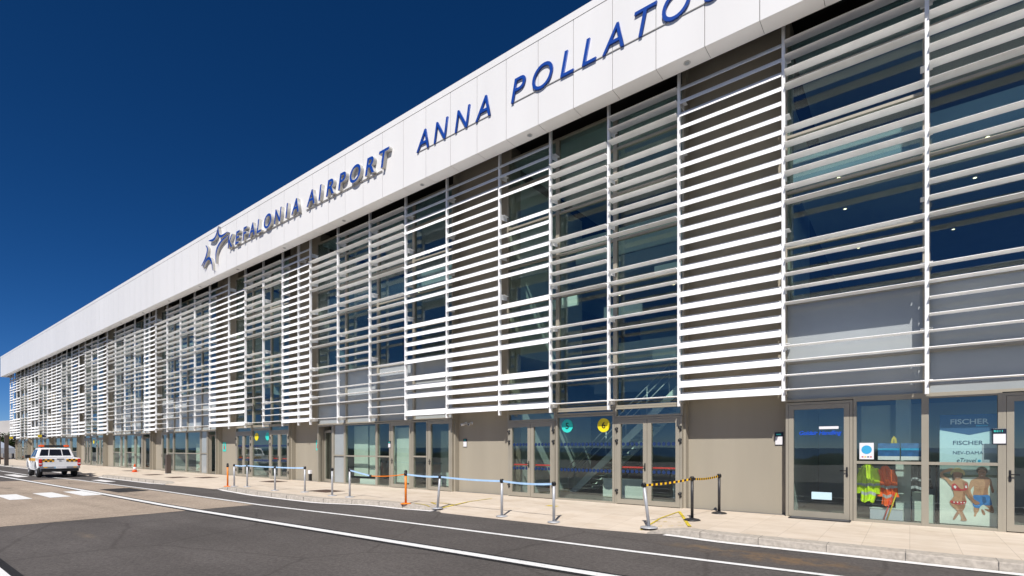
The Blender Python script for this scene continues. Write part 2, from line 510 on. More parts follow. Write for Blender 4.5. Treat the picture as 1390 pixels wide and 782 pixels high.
# kerb joints
mb = MB()
x = 5.2
while x > -44:
    if raised(x) > .95:
        y = yk(x); mb.box(x - .0025, x + .0025, y - .003, y + .362, ZR, .0025)
    x -= 1.05
tag(mb.build('kerb_joint', 'joint'), kind='structure')
# tree pits with soil
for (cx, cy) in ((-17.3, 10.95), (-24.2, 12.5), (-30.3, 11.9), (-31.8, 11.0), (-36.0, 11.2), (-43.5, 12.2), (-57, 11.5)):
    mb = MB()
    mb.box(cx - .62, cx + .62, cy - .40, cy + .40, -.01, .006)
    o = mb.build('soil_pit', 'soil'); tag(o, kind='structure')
# yellow floor tape, laid on the (sloping) slabs
def zpav(x, y):
    f = raised(x); d = max(0, y - yk(x))
    return (1 - f) * (-.122 * max(0, 1 - d / 1.5))
def tape(a, b_, w, lift):
    n = 14
    pts = [(a[0] + (b_[0] - a[0]) * i / n, a[1] + (b_[1] - a[1]) * i / n) for i in range(n + 1)]
    strip('floor_tape', pts, w, lambda x, y: zpav(x, y) + lift, 'yellow_tape')
tape((-4.45, 10.15), (-4.62, 12.9), .045, .011)
tape((-4.62, 12.88), (-3.58, 10.6), .07, .0125)
for k in range(4):
    y = 10.55 + k * .5; x1 = -3.58 - (y + .35 - 10.6) * .456
    for q in range(4):
        xa = -4.5 + (x1 + 4.5) * (q + .15) / 4; xb = -4.5 + (x1 + 4.5) * (q + .7) / 4
        tape((xa, y + (xa + 4.5) * .35), (xb, y + (xb + 4.5) * .35), .022, .010)
tape((-10.39, 10.23), (-10.53, 12.54), 0.055, 0.011)
tape((-11.38, 10.07), (-10.62, 9.94), 0.04, 0.0125)
tape((-11.16, 10.5), (-10.35, 10.75), 0.035, 0.0135)
tape((-11.16, 10.5), (-10.75, 10.31), 0.05, 0.0145)
sheet('pavement_stain', -8.05, -7.7, 11.9, 12.1, .004, 'yellow_tape')

# ------------------------------------------------------------------ terminal building
YG, YW, YL, YF = 13.68, 13.96, 13.24, 12.42
KF = YF / 12.70                                   # the fascia measures below were taken for a face at 12.70
def fz(z): return 1.62 + (z - 1.62) * KF
ZS, ZT = fz(11.35), fz(14.10)
XE = -96.4
XR = 15.0
T = empty('terminal_building', (0, YG, 0), label='long white and beige terminal with louvred glass front and deep white fascia', cat='building')
def tb(mb, name, mat=None, parent=T):
    """link a mesh given in world coordinates under the terminal"""
    o = mb.build(name, mat)
    o.parent = parent
    o.matrix_parent_inverse = Matrix.Translation(-T.location)
    return o
# nested children: their parent chain holds an inverse already, so plain parenting suffices
def tbs(mb, name, mat, parent):
    o = mb.build(name, mat); o.parent = parent
    return o

# fascia: one part, flush panels with open joints over a dark carrier
mb = MB()
mb.box(XE + .05, XR, YF + .03, YF + .45, ZS + .03, ZT - .05, 'joint')
x = XR
px0 = (-1.475 + 1.228 * 13) * KF
k = 0
edges = [px0 - 1.228 * KF * i for i in range(0, 200) if px0 - 1.228 * KF * i > XE + .3]
edges = [XR] + [e for e in edges if e < XR] + [XE]
for a, b_ in zip(edges, edges[1:]):
    mb.box(b_ + .008, a - .008, YF, YF + .03, ZS, ZT - .22, 'fascia')
mb.box(XE, XE + .03, YF + .031, 13.6, ZS, ZT - .22, 'fascia')
for a, b_ in zip(edges[::3], edges[3::3] + [XE]):
    mb.box(b_ + .003, a - .003, YF - .012, YF + .5, ZT - .212, ZT, 'fascia')
tb(mb, 'fascia')
mb = MB()
mb.box(XE + .03, XR, YF + .02, YF + .47, ZS + .012, ZS + .03, 'joint')
for a, b_ in zip(edges, edges[1:]):
    mb.box(b_ + .006, a - .006, YF + .031, YF + .48, ZS - .002, ZS + .011, 'soffit')
mb.box(XE + .03, XR, YF + .481, YF + .491, ZS - .002, ZS + .75, 'soffit')
tb(mb, 'soffit')
mb = MB()
mb.box(XE + .2, XR, YF + .495, 34, ZS + .76, ZS + .82, 'dark_gap')
mb.box(XE + .2, XR, YF + .5, 34, ZT - .3, ZT - .1, 'soffit')
tb(mb, 'roof')
mb = MB(); mb.box(-95.65, -95.36, 14.3, 34, -.1, ZS + .76); mb.box(-95.7, XR, 33.7, 34, -.1, ZS + .76)
tb(mb, 'rear_wall', 'render')
# small recessed soffit lamps
x = 10.2 - 4.91 * 0
for i in range(22):
    lx = (5.35 - 4.9 * i) * KF
    if lx < XE + 1: break
    mb = MB()
    mb.lathe([(.085, ZS - .012), (.085, ZS - .003), ], (lx, YF + .26, 0), 18, 'letter_side')
    mb.lathe([(.055, ZS - .0165), (.055, ZS - .0125)], (lx, YF + .26, 0), 16, 'spandrel')
    tb(mb, 'soffit_lamp')

BAYS = [('G', -2.36, 6.6), ('W', -4.75, -2.36), ('E', -10.77, -4.75), ('W', -13.31, -10.77), ('G', -22.3, -13.31),
        ('W', -24.78, -22.3), ('E', -30.7, -24.78), ('W', -33.22, -30.7), ('G', -42.2, -33.22), ('W', -44.3, -42.2),
        ('G', -53.2, -44.3), ('W', -55.8, -53.2), ('E', -61.8, -55.8), ('W', -64.3, -61.8), ('G', -73.1, -64.3),
        ('W', -75.6, -73.1), ('G', -84.3, -75.6), ('W', -87.0, -84.3), ('E', -93.2, -87.0), ('W', -95.35, -93.2),
        ('W', 6.6, 9.2), ('G', 9.2, XR)]
POSTS = [11.0, 9.2, 6.6, 4.9, 2.85, .27, -2.31, -4.75, -6.77, -8.75, -10.77, -13.22, -15.47, -17.71, -19.98, -22.19, -23.22, -24.7, -26.65,
         -28.63, -30.62, -33.14, -35.34, -37.6, -39.87, -41.98, -43.24, -44.2, -46.33, -48.65, -50.93, -53.12, -55.69, -57.55,
         -59.6, -61.8, -64.24, -66.18, -68.21, -70.3, -72.3, -74.3, -76.2, -78.4, -80.4, -82.4, -84.2, -86.2, -88.6, -91, -93.3, -95.3]
TILT = [(-4.75, -2.31), (-15.47, -8.75), (-24.7, -22.19), (-33.14, -28.63), (-44.2, -41.98), (-55.69, -53.12),
        (-64.3, -59.6), (-74.3, -68.2), (-84.2, -78.4), (-95.7, -88.6), (6.6, 9.2)]
# slats left out of each screen (counted from the lowest), read off the photo
PA, PJ, PK, PI = {4, 5, 11, 12, 19, 20}, {1, 5, 12, 13, 21}, {1, 8, 9, 16, 17, 23, 24}, {7, 8, 15, 16}
MISS = {.27: PA, 2.85: {1, 8, 9, 16, 17}, -2.31: set(), -4.75: PJ, -6.77: PK, -8.75: PA, -10.77: set(), -13.22: {1, 5, 11, 12, 19, 20},
        -15.47: PI, -17.71: PJ, -19.98: PK, -22.19: set(), -23.22: set(), -24.7: PA, -26.65: {1, 2, 3, 5, 12, 13, 21},
        -28.63: PK - {9}, -30.62: set(), -33.14: PJ, -35.34: {1, 2, 9, 10, 16, 17, 24}, -37.6: {1, 6, 12, 13, 20}, -39.87: {4, 7, 8, 15, 23, 24},
        -41.98: set(), -43.24: set(), -44.2: {1, 7, 8, 15, 16, 23, 24}, -46.33: {3, 9, 10, 17}, -48.65: {1, 5, 12, 13, 21}, -50.93: {1, 2, 8, 9, 16, 23, 24},
        -53.12: set(), -55.69: {1, 5, 6, 12, 20}, -57.55: {3, 9, 10, 17, 23}, -59.6: {4, 5, 12, 13, 20, 21}}
Z0, PITCH = 2.955, .333
def is_tilt(x): return any(a < x < b_ for a, b_ in TILT)
def slat_profile(tilted):
    ch, th = .305, .036
    pts = []
    for i in range(8):
        a = math.pi * i / 7
        pts.append((-math.cos(a) * ch / 2, math.sin(a) ** .8 * th * .62))
    for i in range(1, 7):
        a = math.pi - math.pi * i / 7
        pts.append((-math.cos(a) * ch / 2, -math.sin(a) ** .8 * th * .38))
    ang = R(47) if tilted else R(2)
    c, s = math.cos(ang), math.sin(ang)
    return [(y * c - z * s, y * s + z * c) for y, z in pts]     # outer (low y) edge turned down
PROF = {True: slat_profile(True), False: slat_profile(False)}
for a, b_ in zip(POSTS, POSTS[1:]):
    mid = (a + b_) / 2; tl = is_tilt(mid)
    ms = MISS.get(a)
    if ms is None:
        far = [PA, PJ, PK, PI]
        ms = far[int(abs(a) * 10) % 4] if (int(abs(a) * 7) % 3 or not tl) else set()
        if tl: ms = {q for q in ms if q not in (23, 24, 1)}
    sl = MB()
    for k in range(25):
        if k in ms: continue
        z = Z0 + PITCH * k
        dz = random.uniform(-.004, .004)
        pts = [(b_ + .042, YL + y, z + zz_ + dz) for y, zz_ in PROF[tl]]
        sl.prism(pts, (a - b_ - .084, 0, 0))
        # end caps
        for ex in (b_ + .037, a - .042):
            sl.prism([(ex, YL + y * 1.08, z + zz_ * 1.08 + dz) for y, zz_ in PROF[tl]], (.005, 0, 0))
    scr = tb(sl, 'louvre_screen', 'white_metal')
    po = MB(); po.box(b_ - .035, b_ + .035, YL - .05, YL + .05, Z0 - .26, ZS + .75, bev=.008)
    tbs(po, 'post', 'white_metal', scr)
    near = -16 < b_ < 3
    br = MB()
    for k in (0, 3, 7, 11, 15, 19, 23):
        z = Z0 + PITCH * k + (.03 if k else -.02)
        br.prism([(b_ - .006, YL + .049, z - .10), (b_ - .006, YG - .062, z - .05), (b_ - .006, YG - .062, z + .0605), (b_ - .006, YL + .049, z + .10)], (.012, 0, 0))
        br.box(b_ - .10, b_ + .10, YL + .12, YG - .08, z + .0595, z + .069)
        if near:
            tbs(br, 'bracket', 'white_metal', scr); br = MB()
    if near: br.bm.free()
    else: tag(tbs(br, 'bracket', 'white_metal', scr), kind='stuff')

# recessed rendered walls with returns
for kd, a, b_ in BAYS:
    if kd != 'W': continue
    mb = MB()
    mb.box(a + .001, b_ - .001, YW, YW + .3, -.05, ZS + .75)
    mb.box(a - .10, a + .0005, YG + .062, YW + .3, -.05, ZS + .75)
    mb.box(b_ - .0005, b_ + .10, YG + .062, YW + .3, -.05, ZS + .75)
    tb(mb, 'wall', 'render')

TRANS = {'G': [2.70, 3.62, 5.02, 6.36, 7.66, 8.98, 10.3], 'E': [2.62, 2.795, 5.06, 6.36, 7.66, 8.98, 10.3]}
def pane(mb, x0, x1, z0, z1, y=YG):
    mb.box(x0, x1, y, y + .014, z0, z1)

def gl_window(x0, x1, zs, parent=T, mat='glass', fw=.06, bottom=.06, spand=()):
    """framed window, zs = list of horizontal bar heights incl. bottom & top"""
    f = MB()
    f.box(x0, x0 + fw, YG - .06, YG + .06, zs[0], zs[-1]); f.box(x1 - fw, x1, YG - .06, YG + .06, zs[0], zs[-1])
    for i, z in enumerate(zs):
        t0, t1 = (z - .03, z + .03)
        if i == 0: t0, t1 = z, z + .055
        if i == len(zs) - 1: t0, t1 = z - .055, z
        f.box(x0 + fw, x1 - fw, YG - .055, YG + .055, t0, t1)
    w = tb(f, 'window', 'frame')
    p = MB(); sp = MB(); ns = np_ = 0
    for i in range(len(zs) - 1):
        a, c = zs[i] + (.055 if i == 0 else .03), zs[i + 1] - (.055 if i == len(zs) - 2 else .03)
        if i in spand: pane(sp, x0 + fw, x1 - fw, a, c, YG + .0); ns += 1
        else: pane(p, x0 + fw, x1 - fw, a, c); np_ += 1
    if np_: tbs(p, 'pane', mat, w)
    else: p.bm.free()
    if ns: tbs(sp, 'spandrel_panel', 'spandrel', w)
    else: sp.bm.free()
    return w

def handle(mb, x, z, side=-1, y=YG - .062):
    mb.box(x - .016, x + .016, y - .012, y, z - .11, z + .11)
    mb.tube((x, y - .012, z + .03), (x, y - .05, z + .03), .010)
    mb.box(x - (.13 if side < 0 else .012), x + (.012 if side < 0 else .13), y - .060, y - .044, z + .018, z + .040)
    mb.box(x - .02, x + .02, y - .02, y, z - .085, z - .05)

def hinge(mb, x, z, y=YG - .062):
    mb.tube((x, y - .012, z - .075), (x, y - .012, z + .075), .019)
    for dx, dz in ((-.028, .03), (.028, .045), (.024, -.035)):
        mb.box(x + dx - .022, x + dx + .022, y - .024, y, z + dz - .022, z + dz + .022)

def door(x0, x1, ztop=2.46, leaves=1, hand=1, hinges=False, bar=False, dots=False, mat='glass', dark=False):
    f = MB(); p = MB(); ff = .055
    # outer frame
    f.box(x0, x0 + ff, YG - .06, YG + .06, .0, ztop); f.box(x1 - ff, x1, YG - .06, YG + .06, .0, ztop)
    f.box(x0 + ff, x1 - ff, YG - .058, YG + .06, ztop - ff, ztop)
    w = (x1 - x0 - 2 * ff) / leaves
    hd = MB(); hg = []; pb = MB(); dt = MB()
    st = .105 if leaves == 1 else .115
    for i in range(leaves):
        a = x0 + ff + i * w + .006; c = a + w - .012
        f.box(a, a + st, YG - .062, YG + .03, .02, ztop - ff - .006); f.box(c - st, c, YG - .062, YG + .03, .02, ztop - ff - .006)
        f.box(a + st, c - st, YG - .060, YG + .03, .02, .15); f.box(a + st, c - st, YG - .060, YG + .03, ztop - ff - .006 - st, ztop - ff - .006)
        pane(p, a + st, c - st, .15, ztop - ff - .006 - st, YG - .015)
        if bar: pb.box(a + st, c - st, YG + .055, YG + .085, 1.04, 1.085)
        if hinges:
            hx = a - .01 if i == 0 else c + .01
            for z in (2.14, 1.80, .36):
                hg.append(MB()); hinge(hg[-1], hx, z)
        if dots:
            n = int((c - a - 2 * st) / .115)
            for z in (1.73, .95):
                for j in range(n):
                    dx = a + st + (j + .5) * (c - a - 2 * st) / n
                    dt.lathe([(.052, -.001), (.052, .001)], (dx, YG - .018, z), 14, None, 'Y')
    o = tb(f, 'door', 'frame')
    tbs(p, 'pane', mat, o)
    hx = (x1 - ff - st / 2 if hand > 0 else x0 + ff + st / 2) if leaves == 1 else x0 + ff + w * (1 if leaves == 2 else 1) - .06
    handle(hd, hx, 1.08, -1 if hand > 0 else 1)
    tbs(hd, 'handle', 'black', o)
    for q in hg: tbs(q, 'hinge', 'black', o)
    if bar: tbs(pb, 'push_bar', 'red', o)
    else: pb.bm.free()
    if dots: tbs(dt, 'manifestation_dots', 'dot_blue', o)
    else: dt.bm.free()
    return o

def transom_over(x0, x1, z0, z1, mat='glass'):
    gl_window(x0, x1, [z0, z1], mat=mat)

def fixed_panel(x0, x1, z0=0, z1=2.70):
    return gl_window(x0, x1, [z0, 1.28, z1], spand=(0, 1))

def open_door(x0, x1, hinge_left=True, ztop=2.55, ang=38):
    """doorway standing open, leaf swung inwards"""
    f = MB()
    f.box(x0, x0 + .09, YG - .06, YG + .06, 0, ztop); f.box(x1 - .09, x1, YG - .06, YG + .06, 0, ztop)
    f.box(x0 + .09, x1 - .09, YG - .058, YG + .06, ztop - .07, ztop)
    o = tb(f, 'door', 'frame')
    lf = MB(); p = MB(); L = x1 - x0 - .19
    for (a, c, e, g) in ((0, .11, 0, 2.46), (L - .11, L, 0, 2.46)): lf.box(a, c, -.03, .03, e + .02, g - .02)
    lf.box(.11, L - .11, -.028, .03, .02, .15); lf.box(.11, L - .11, -.028, .03, 2.33, 2.44)
    pane(p, .11, L - .11, .15, 2.33, -.005)
    sgn = 1 if hinge_left else -1
    mt = Matrix.Translation((x0 + .095 if hinge_left else x1 - .095, YG + .04, 0)) @ Matrix.Rotation(R(ang) * sgn + (0 if hinge_left else math.pi), 4, 'Z')
    for q in (lf, p): bmesh.ops.transform(q.bm, matrix=mt, verts=q.bm.verts)
    tbs(lf, 'door_leaf', 'frame', o); tbs(p, 'pane', 'glass', o)
    return o

# upper storeys of every glazed bay
for kd, a, b_ in BAYS:
    if kd == 'W': continue
    cuts = sorted([a] + [p for p in POSTS if a + .4 < p < b_ - .4] + [b_])
    for x0, x1 in zip(cuts, cuts[1:]):
        zs = TRANS[kd] + [ZS + .2]
        if kd == 'G':
            gl_window(x0, x1, zs, mat='glass_up', spand=(0, 1))
        else:
            gl_window(x0, x1, zs[1:], mat='glass_hall')

# ground floor, nearest unit
door(-2.33, -1.0, 2.68, 1, 1)
gl_window(-.99, .25, [.0, 1.30, 2.70]); gl_window(.25, 1.41, [.0, 1.30, 2.70])
door(1.411, 2.85, 2.68, 1, -1)
gl_window(2.9, 4.7, [.0, 1.30, 2.70]); gl_window(4.7, 6.58, [.0, 1.30, 2.70])
gl_window(9.22, 12, [0, 1.3, 2.7]); gl_window(12, XR, [0, 1.3, 2.7])
# entrance units
def entrance(x0, x1, far=False):
    w = x1 - x0; k = w / 6.02
    A, B_, C_, D = x0 + .02, x0 + 1.96 * k, x0 + 3.98 * k, x1 - .02
    for (p, q) in ((A, B_), (C_, D)):
        door(p + .02, q - .04, 2.48, 2, 1, True, True, not far)
        transom_over(p, q - .02, 2.49, 2.79)
    f = gl_window(B_ - .01, C_ + .01, [.0, 2.62], fw=.075)
    transom_over(B_ - .01, C_ + .01, 2.63, 2.79)
    if not far:
        dt = MB()
        n = int((C_ - B_ - .2) / .125)
        for z in (1.73, .94):
            for j in range(n):
                dt.lathe([(.054, -.001), (.054, .001)], (B_ + .12 + (j + .5) * (C_ - B_ - .24) / n, YG - .004, z), 14, None, 'Y')
        tbs(dt, 'manifestation_dots', 'dot_blue', f)
entrance(-10.77, -4.75); entrance(-30.7, -24.78); entrance(-61.8, -55.8, True); entrance(-93.2, -87, True)
# unit between the two near entrances
open_door(-22.25, -20.98, False, 2.69, 12); fixed_panel(-20.98, -20.07)
gl_window(-20.07, -17.8, [0, 1.26, 2.68]); gl_window(-17.8, -16.9, [0, 1.26, 2.68])
door(-16.88, -15.56, 2.69, 1, -1); gl_window(-15.54, -14.68, [0, 1.28, 2.68]); door(-14.66, -13.36, 2.69, 1, -1)
# next unit to the left
door(-42.15, -41.05, 2.69, 1, -1); gl_window(-41.05, -40.0, [0, 1.26, 2.68]); gl_window(-40.0, -37.8, [0, 1.26, 2.68])
gl_window(-37.8, -35.55, [0, 1.26, 2.68]); fixed_panel(-35.55, -34.55); open_door(-34.5, -33.28, True, 2.69, 78)
gl_window(-53.15, -51.15, [0, 1.26, 2.68]); door(-51.1, -50.0, 2.69, 1, -1); gl_window(-49.95, -47.75, [0, 1.26, 2.68])
door(-47.7, -46.1, 2.69, 1, -1); open_door(-46.05, -44.4, True, 2.69, 70)
for a, b_ in ((-73.05, -64.35), (-84.25, -75.65)):
    n = 4
    for i in range(n):
        x0 = a + (b_ - a) * i / n; x1 = a + (b_ - a) * (i + 1) / n
        if i == 2: door(x0 + .3, x1 - .3, 2.69, 1, 1); gl_window(x0, x0 + .3, [0, 2.68]); gl_window(x1 - .3, x1, [0, 2.68])
        else: gl_window(x0, x1, [0, 1.26, 2.68])

# interior shell
mb = MB()
mb.box(-95.6, XR, YG + .08, 33.6, -.04, .004)
tb(mb, 'ground_storey_floor', 'int_floor')
mb = MB()
for kd, a, b_ in BAYS:
    y0 = YG + .09
    if kd == 'G':
        mb.box(a + .11, b_ - .11, y0, 33, 2.95, 4.9)
        mb.box(a + .11, b_ - .11, y0 + .35, 33, 8.1, 8.75)
    elif kd == 'E':
        mb.box(a + .11, b_ - .11, 19.5, 33, 3.9, 4.9)
        mb.box(a + .11, b_ - .11, 17.5, 33, 8.1, 8.75)
    if kd != 'W': mb.box(a + .11, b_ - .11, y0 + .1, 33, 11.25, 11.4)
tb(mb, 'storey_slab', 'int_ceiling')
mb = MB()
for kd, a, b_ in BAYS:
    yb = {'G': 19.5, 'E': 24.5, 'W': 14.45}[kd]
    if kd == 'G':
        mb.box(a, b_, 19.5, 19.7, 0, 2.94); mb.box(a, b_, 27, 27.2, 4.9, 11.3)
    elif kd == 'E': mb.box(a, b_, 24.5, 24.7, 0, 11.3)
    else:
        mb.box(a, a + .15, 14.41, 19.4, 0, 2.9); mb.box(b_ - .15, b_, 14.41, 19.4, 0, 2.9)
        mb.box(a + .2, b_ - .2, 14.41, 19, 4.9, 11.2)
tb(mb, 'interior_wall', 'int_wall')
# ceiling spotlights behind the glass
for kd, a, b_ in BAYS:
    if kd == 'W' or a < -34: continue
    xs_ = [a + 1.1 + 2.45 * i for i in range(int((b_ - a) / 2.45) + 1) if a + 1.1 + 2.45 * i < b_ - .3]
    for yy, zc in ((14.5, 8.095), (16.5, 8.095), (20.0, 8.095), (17.5, 11.245), (21.2, 11.245)):
        if kd == 'E' and zc < 9 and yy < 17.6: continue
        for i, xx in enumerate(xs_):
            mb = MB(); dx = .18 * math.sin(yy * 3 + i)
            mb.lathe([(.09, zc - .012), (.09, zc)], (xx + dx, yy, 0), 14, 'letter_side')
            mb.lathe([(.036, zc - .016), (.036, zc - .0125)], (xx + dx, yy, 0), 12, 'lamp')
            tb(mb, 'ceiling_spotlight')
# stairs and counters in the entrance halls
for x0 in (-10.4, -30.3):
    mb = MB()
    n = 26
    for i in range(n):
        xx = x0 + .4 + i * .19
        mb.box(xx, xx + .23, 16.4, 17.9, .17 * i, .17 * (i + 1) - .12)
    for yy in (16.35, 17.9):
        mb.prism([(x0 + .4, yy, 0), (x0 + .4 + n * .19, yy, n * .17), (x0 + .4 + n * .19, yy, n * .17 - .32), (x0 + .75, yy, 0)], (0, .05, 0))
    st = tb(mb, 'staircase', 'counter')
    rl = MB()
    for dz in (.95, .7, .45):
        rl.tube((x0 + .4, 16.37, dz), (x0 + .4 + n * .19, 16.37, n * .17 + dz), .022, n=8)
    for i in range(0, n + 1, 4):
        rl.tube((x0 + .4 + i * .19, 16.37, i * .17), (x0 + .4 + i * .19, 16.37, i * .17 + .95), .018, n=8)
    rl.tube((x0 + .4 + n * .19, 16.37, 5.4), (x0 + 5.8, 16.37, 5.4), .022, n=8)
    tbs(rl, 'railing', 'steel_grey', st)
    mb = MB(); mb.box(x0 + .1, x0 + 5.9, 19.3, 19.45, 4.9, 5.9); mb.box(x0 + .1, x0 + 5.9, 17.35, 17.45, 8.75, 9.7)
    mb.box(x0 + 2.6, x0 + 3.9, 14.9, 15.0, 5.75, 6.15); mb.box(x0 + 4.3, x0 + 5.3, 14.9, 15.0, 6.75, 7.1); mb.box(x0 + 4.2, x0 + 5.7, 15.0, 15.1, 4.25, 4.6)
    mb.box(x0 + .5, x0 + 1.6, 14.9, 15.0, 6.4, 6.8)
    tb(mb, 'gallery_parapet', 'counter')
    mb = MB(); mb.box(x0 + 2.4, x0 + 3.9, 15.2, 15.75, .01, .62, bev=.02); mb.box(x0 + 4.6, x0 + 5.4, 15.6, 16.1, .01, .5, bev=.02)
    tb(mb, 'counter', 'counter')
# blinds / partitions right behind the shop glass
for (x0, x1, y, z0, z1, mt_) in ((-19.95, -18.95, 14.05, .35, 2.6, 'blind'), (-18.9, -18.2, 14.1, .35, 2.6, 'blind'), (-17.55, -17.1, 14.1, .05, 2.6, 'blind'),
        (-16.85, -15.95, 13.88, .2, 2.45, 'blind'), (-15.35, -13.45, 15.0, .05, 2.3, 'blind'), (-.92, -.36, 14.9, 1.55, 2.62, 'blind'), (-.25, .02, 14.35, .0, 2.7, 'int_wall'),
        (-37.7, -36.6, 14.2, .1, 1.9, 'blind'), (-52.9, -51.3, 14.0, .05, 2.6, 'blind'), (-49.8, -47.9, 14.0, .05, 2.6, 'blind'), (.28, .42, 14.1, .02, .62, 'blind'), (.04, .20, 14.3, .02, .66, 'blind')):
    mb = MB(); mb.box(x0, x1, y, y + .04, z0, z1); tb(mb, 'blind', mt_)
mb = MB(); mb.box(-19.3, -18.2, 13.88, 14.0, .02, .26, bev=.01); tb(mb, 'window_bench', 'counter')

# ------------------------------------------------------------------ fascia signs
def sign(name, loc, **k): return empty(name, loc, **k)
def place(o, parent):
    o.parent = parent; o.matrix_parent_inverse = Matrix.Translation(-parent.location); return o

S1 = sign('name_sign', (-23, YF, 12.38), label='blue raised letters KEFALONIA AIRPORT with grey sides on the white fascia', cat='sign')
KX = [('K', 309.8), ('E', 320), ('F', 330), ('A', 338), ('L', 349.3), ('O', 359.2), ('N', 372.8), ('I', 388), ('A', 396.1),
      ('A', 417), ('I', 433), ('R', 443.5), ('P', 459.8), ('O', 475.7), ('R', 496.3), ('T', 515.6)]
KXM = [-29.18, -28.30, -27.47, -26.80, -25.95, -25.22, -24.22, -23.18, -22.65, -21.35, -20.40, -19.82, -18.93, -18.12, -17.10, -16.22]
WID = {'K': .60, 'E': .52, 'F': .48, 'A': .64, 'L': .45, 'O': .74, 'N': .70, 'I': .25, 'R': .58, 'P': .56, 'T': .62, 'S': .5}
for (ch, _), lx in zip(KX, KXM):
    o = wall_text('letter', ch, lx * KF, YF - .005, fz(12.395) - (.012 if ch == 'O' else 0), .9, 'blue_letter', None, .155, .22, .010, width=WID[ch] * KF, height=.645 + (.024 if ch == 'O' else 0), side='letter_side')
    place(o, S1)
mb = MB(); mb.box(-29.1 * KF, -22.0 * KF, YF - .05, YF - .012, fz(12.365), fz(12.388)); mb.box(-21.6 * KF, -16.2 * KF, YF - .05, YF - .012, fz(12.365), fz(12.388))
for i in range(26):
    xx = -29.0 + i * .5
    if not -22 < xx < -21.6 and xx < -16.2: mb.box(xx * KF - .012, xx * KF + .012, YF - .012, YF - .002, fz(12.31), fz(12.388))
place(mb.build('rail', 'letter_side'), S1)

S2 = sign('name_sign', (-9, YF, 12.33), label='flat blue spaced letters ANNA POLLATOS along the white fascia', cat='sign')
for ch, lx in (('A', -14.20), ('N', -13.30), ('N', -12.27), ('A', -11.33), ('P', -9.84), ('O', -9.03), ('L', -8.03), ('L', -7.31), ('A', -6.67), ('T', -5.73), ('O', -4.98), ('S', -3.93)):
    o = wall_text('letter', ch, lx * KF, YF - .003, fz(12.362) - (.012 if ch in 'OS' else 0), .9, 'blue_letter', None, .055, .22, -.004, width=WID[ch] * KF, height=.685 + (.024 if ch in 'OS' else 0), side='blue_letter')
    place(o, S2)
mb = MB(); mb.box(-14.2 * KF, -10.7 * KF, YF - .022, YF - .004, fz(12.372), fz(12.392)); mb.box(-9.85 * KF, -3.5 * KF, YF - .022, YF - .004, fz(12.372), fz(12.392))
place(mb.build('rail', 'letter_side'), S2)

S3 = sign('emblem_sign', (-30.6, YF, 12.7), label='blue five stroke star emblem standing off the white fascia', cat='emblem')
STR = [[(-31.24, 13.29), (-30.67, 13.20), (-30.28, 13.34), (-29.99, 13.78)],
       [(-29.98, 13.66), (-29.92, 13.30), (-29.62, 13.14), (-28.90, 13.19)],
       [(-28.86, 12.98), (-29.60, 12.87), (-30.05, 12.67), (-30.28, 12.37), (-30.33, 11.82)],
       [(-30.72, 11.52), (-30.85, 12.0), (-31.12, 12.27), (-31.52, 12.26), (-32.0, 11.93)],
       [(-31.62, 13.12), (-31.40, 12.90), (-31.47, 12.62), (-31.74, 12.34), (-32.2, 12.08)]]
def catmull(p, n=10):
    q = [Vector(p[0]) * 2 - Vector(p[1])] + [Vector(a) for a in p] + [Vector(p[-1]) * 2 - Vector(p[-2])]
    out = []
    for i in range(1, len(q) - 2):
        for t in range(n):
            t = t / n; a, b_, c, d = q[i - 1], q[i], q[i + 1], q[i + 2]
            out.append(.5 * (2 * b_ + (c - a) * t + (2 * a - 5 * b_ + 4 * c - d) * t * t + (3 * b_ - a - 3 * c + d) * t ** 3))
    out.append(q[-2]); return out
for pts in STR:
    pts = [(x * 1.012 * KF, fz(1.62 + (z - 1.62) * 1.012)) for x, z in pts]
    c = catmull(pts); n = len(c); A_, B2 = [], []
    for i, p in enumerate(c):
        t = (c[min(i + 1, n - 1)] - c[max(i - 1, 0)]).normalized(); nn = Vector((-t.y, t.x))
        w = .012 + .062 * math.sin(math.pi * i / (n - 1)) ** .8
        A_.append(p + nn * w); B2.append(p - nn * w)
    mb = MB()
    va = [mb.bm.verts.new((p.x, YF - .15, p.y)) for p in A_]; vb = [mb.bm.verts.new((p.x, YF - .15, p.y)) for p in B2]
    wa = [mb.bm.verts.new((p.x, YF - .004, p.y)) for p in A_]; wb = [mb.bm.verts.new((p.x, YF - .004, p.y)) for p in B2]
    kf, ks = mb.mi('blue_letter'), mb.mi('letter_side')
    fs = []
    for i in range(n - 1):
        f = mb.bm.faces.new((va[i], va[i + 1], vb[i + 1], vb[i])); f.material_index = kf; fs.append(f)
        for s_, w_ in ((va, wa), (vb, wb)):
            f = mb.bm.faces.new((s_[i], s_[i + 1], w_[i + 1], w_[i])); f.material_index = ks; fs.append(f)
        fs.append(mb.bm.faces.new((wa[i], wa[i + 1], wb[i + 1], wb[i])))
    for i in (0, n - 1): fs.append(mb.bm.faces.new((va[i], vb[i], wb[i], wa[i])))
    bmesh.ops.recalc_face_normals(mb.bm, faces=fs)
    place(mb.build('stroke'), S3)

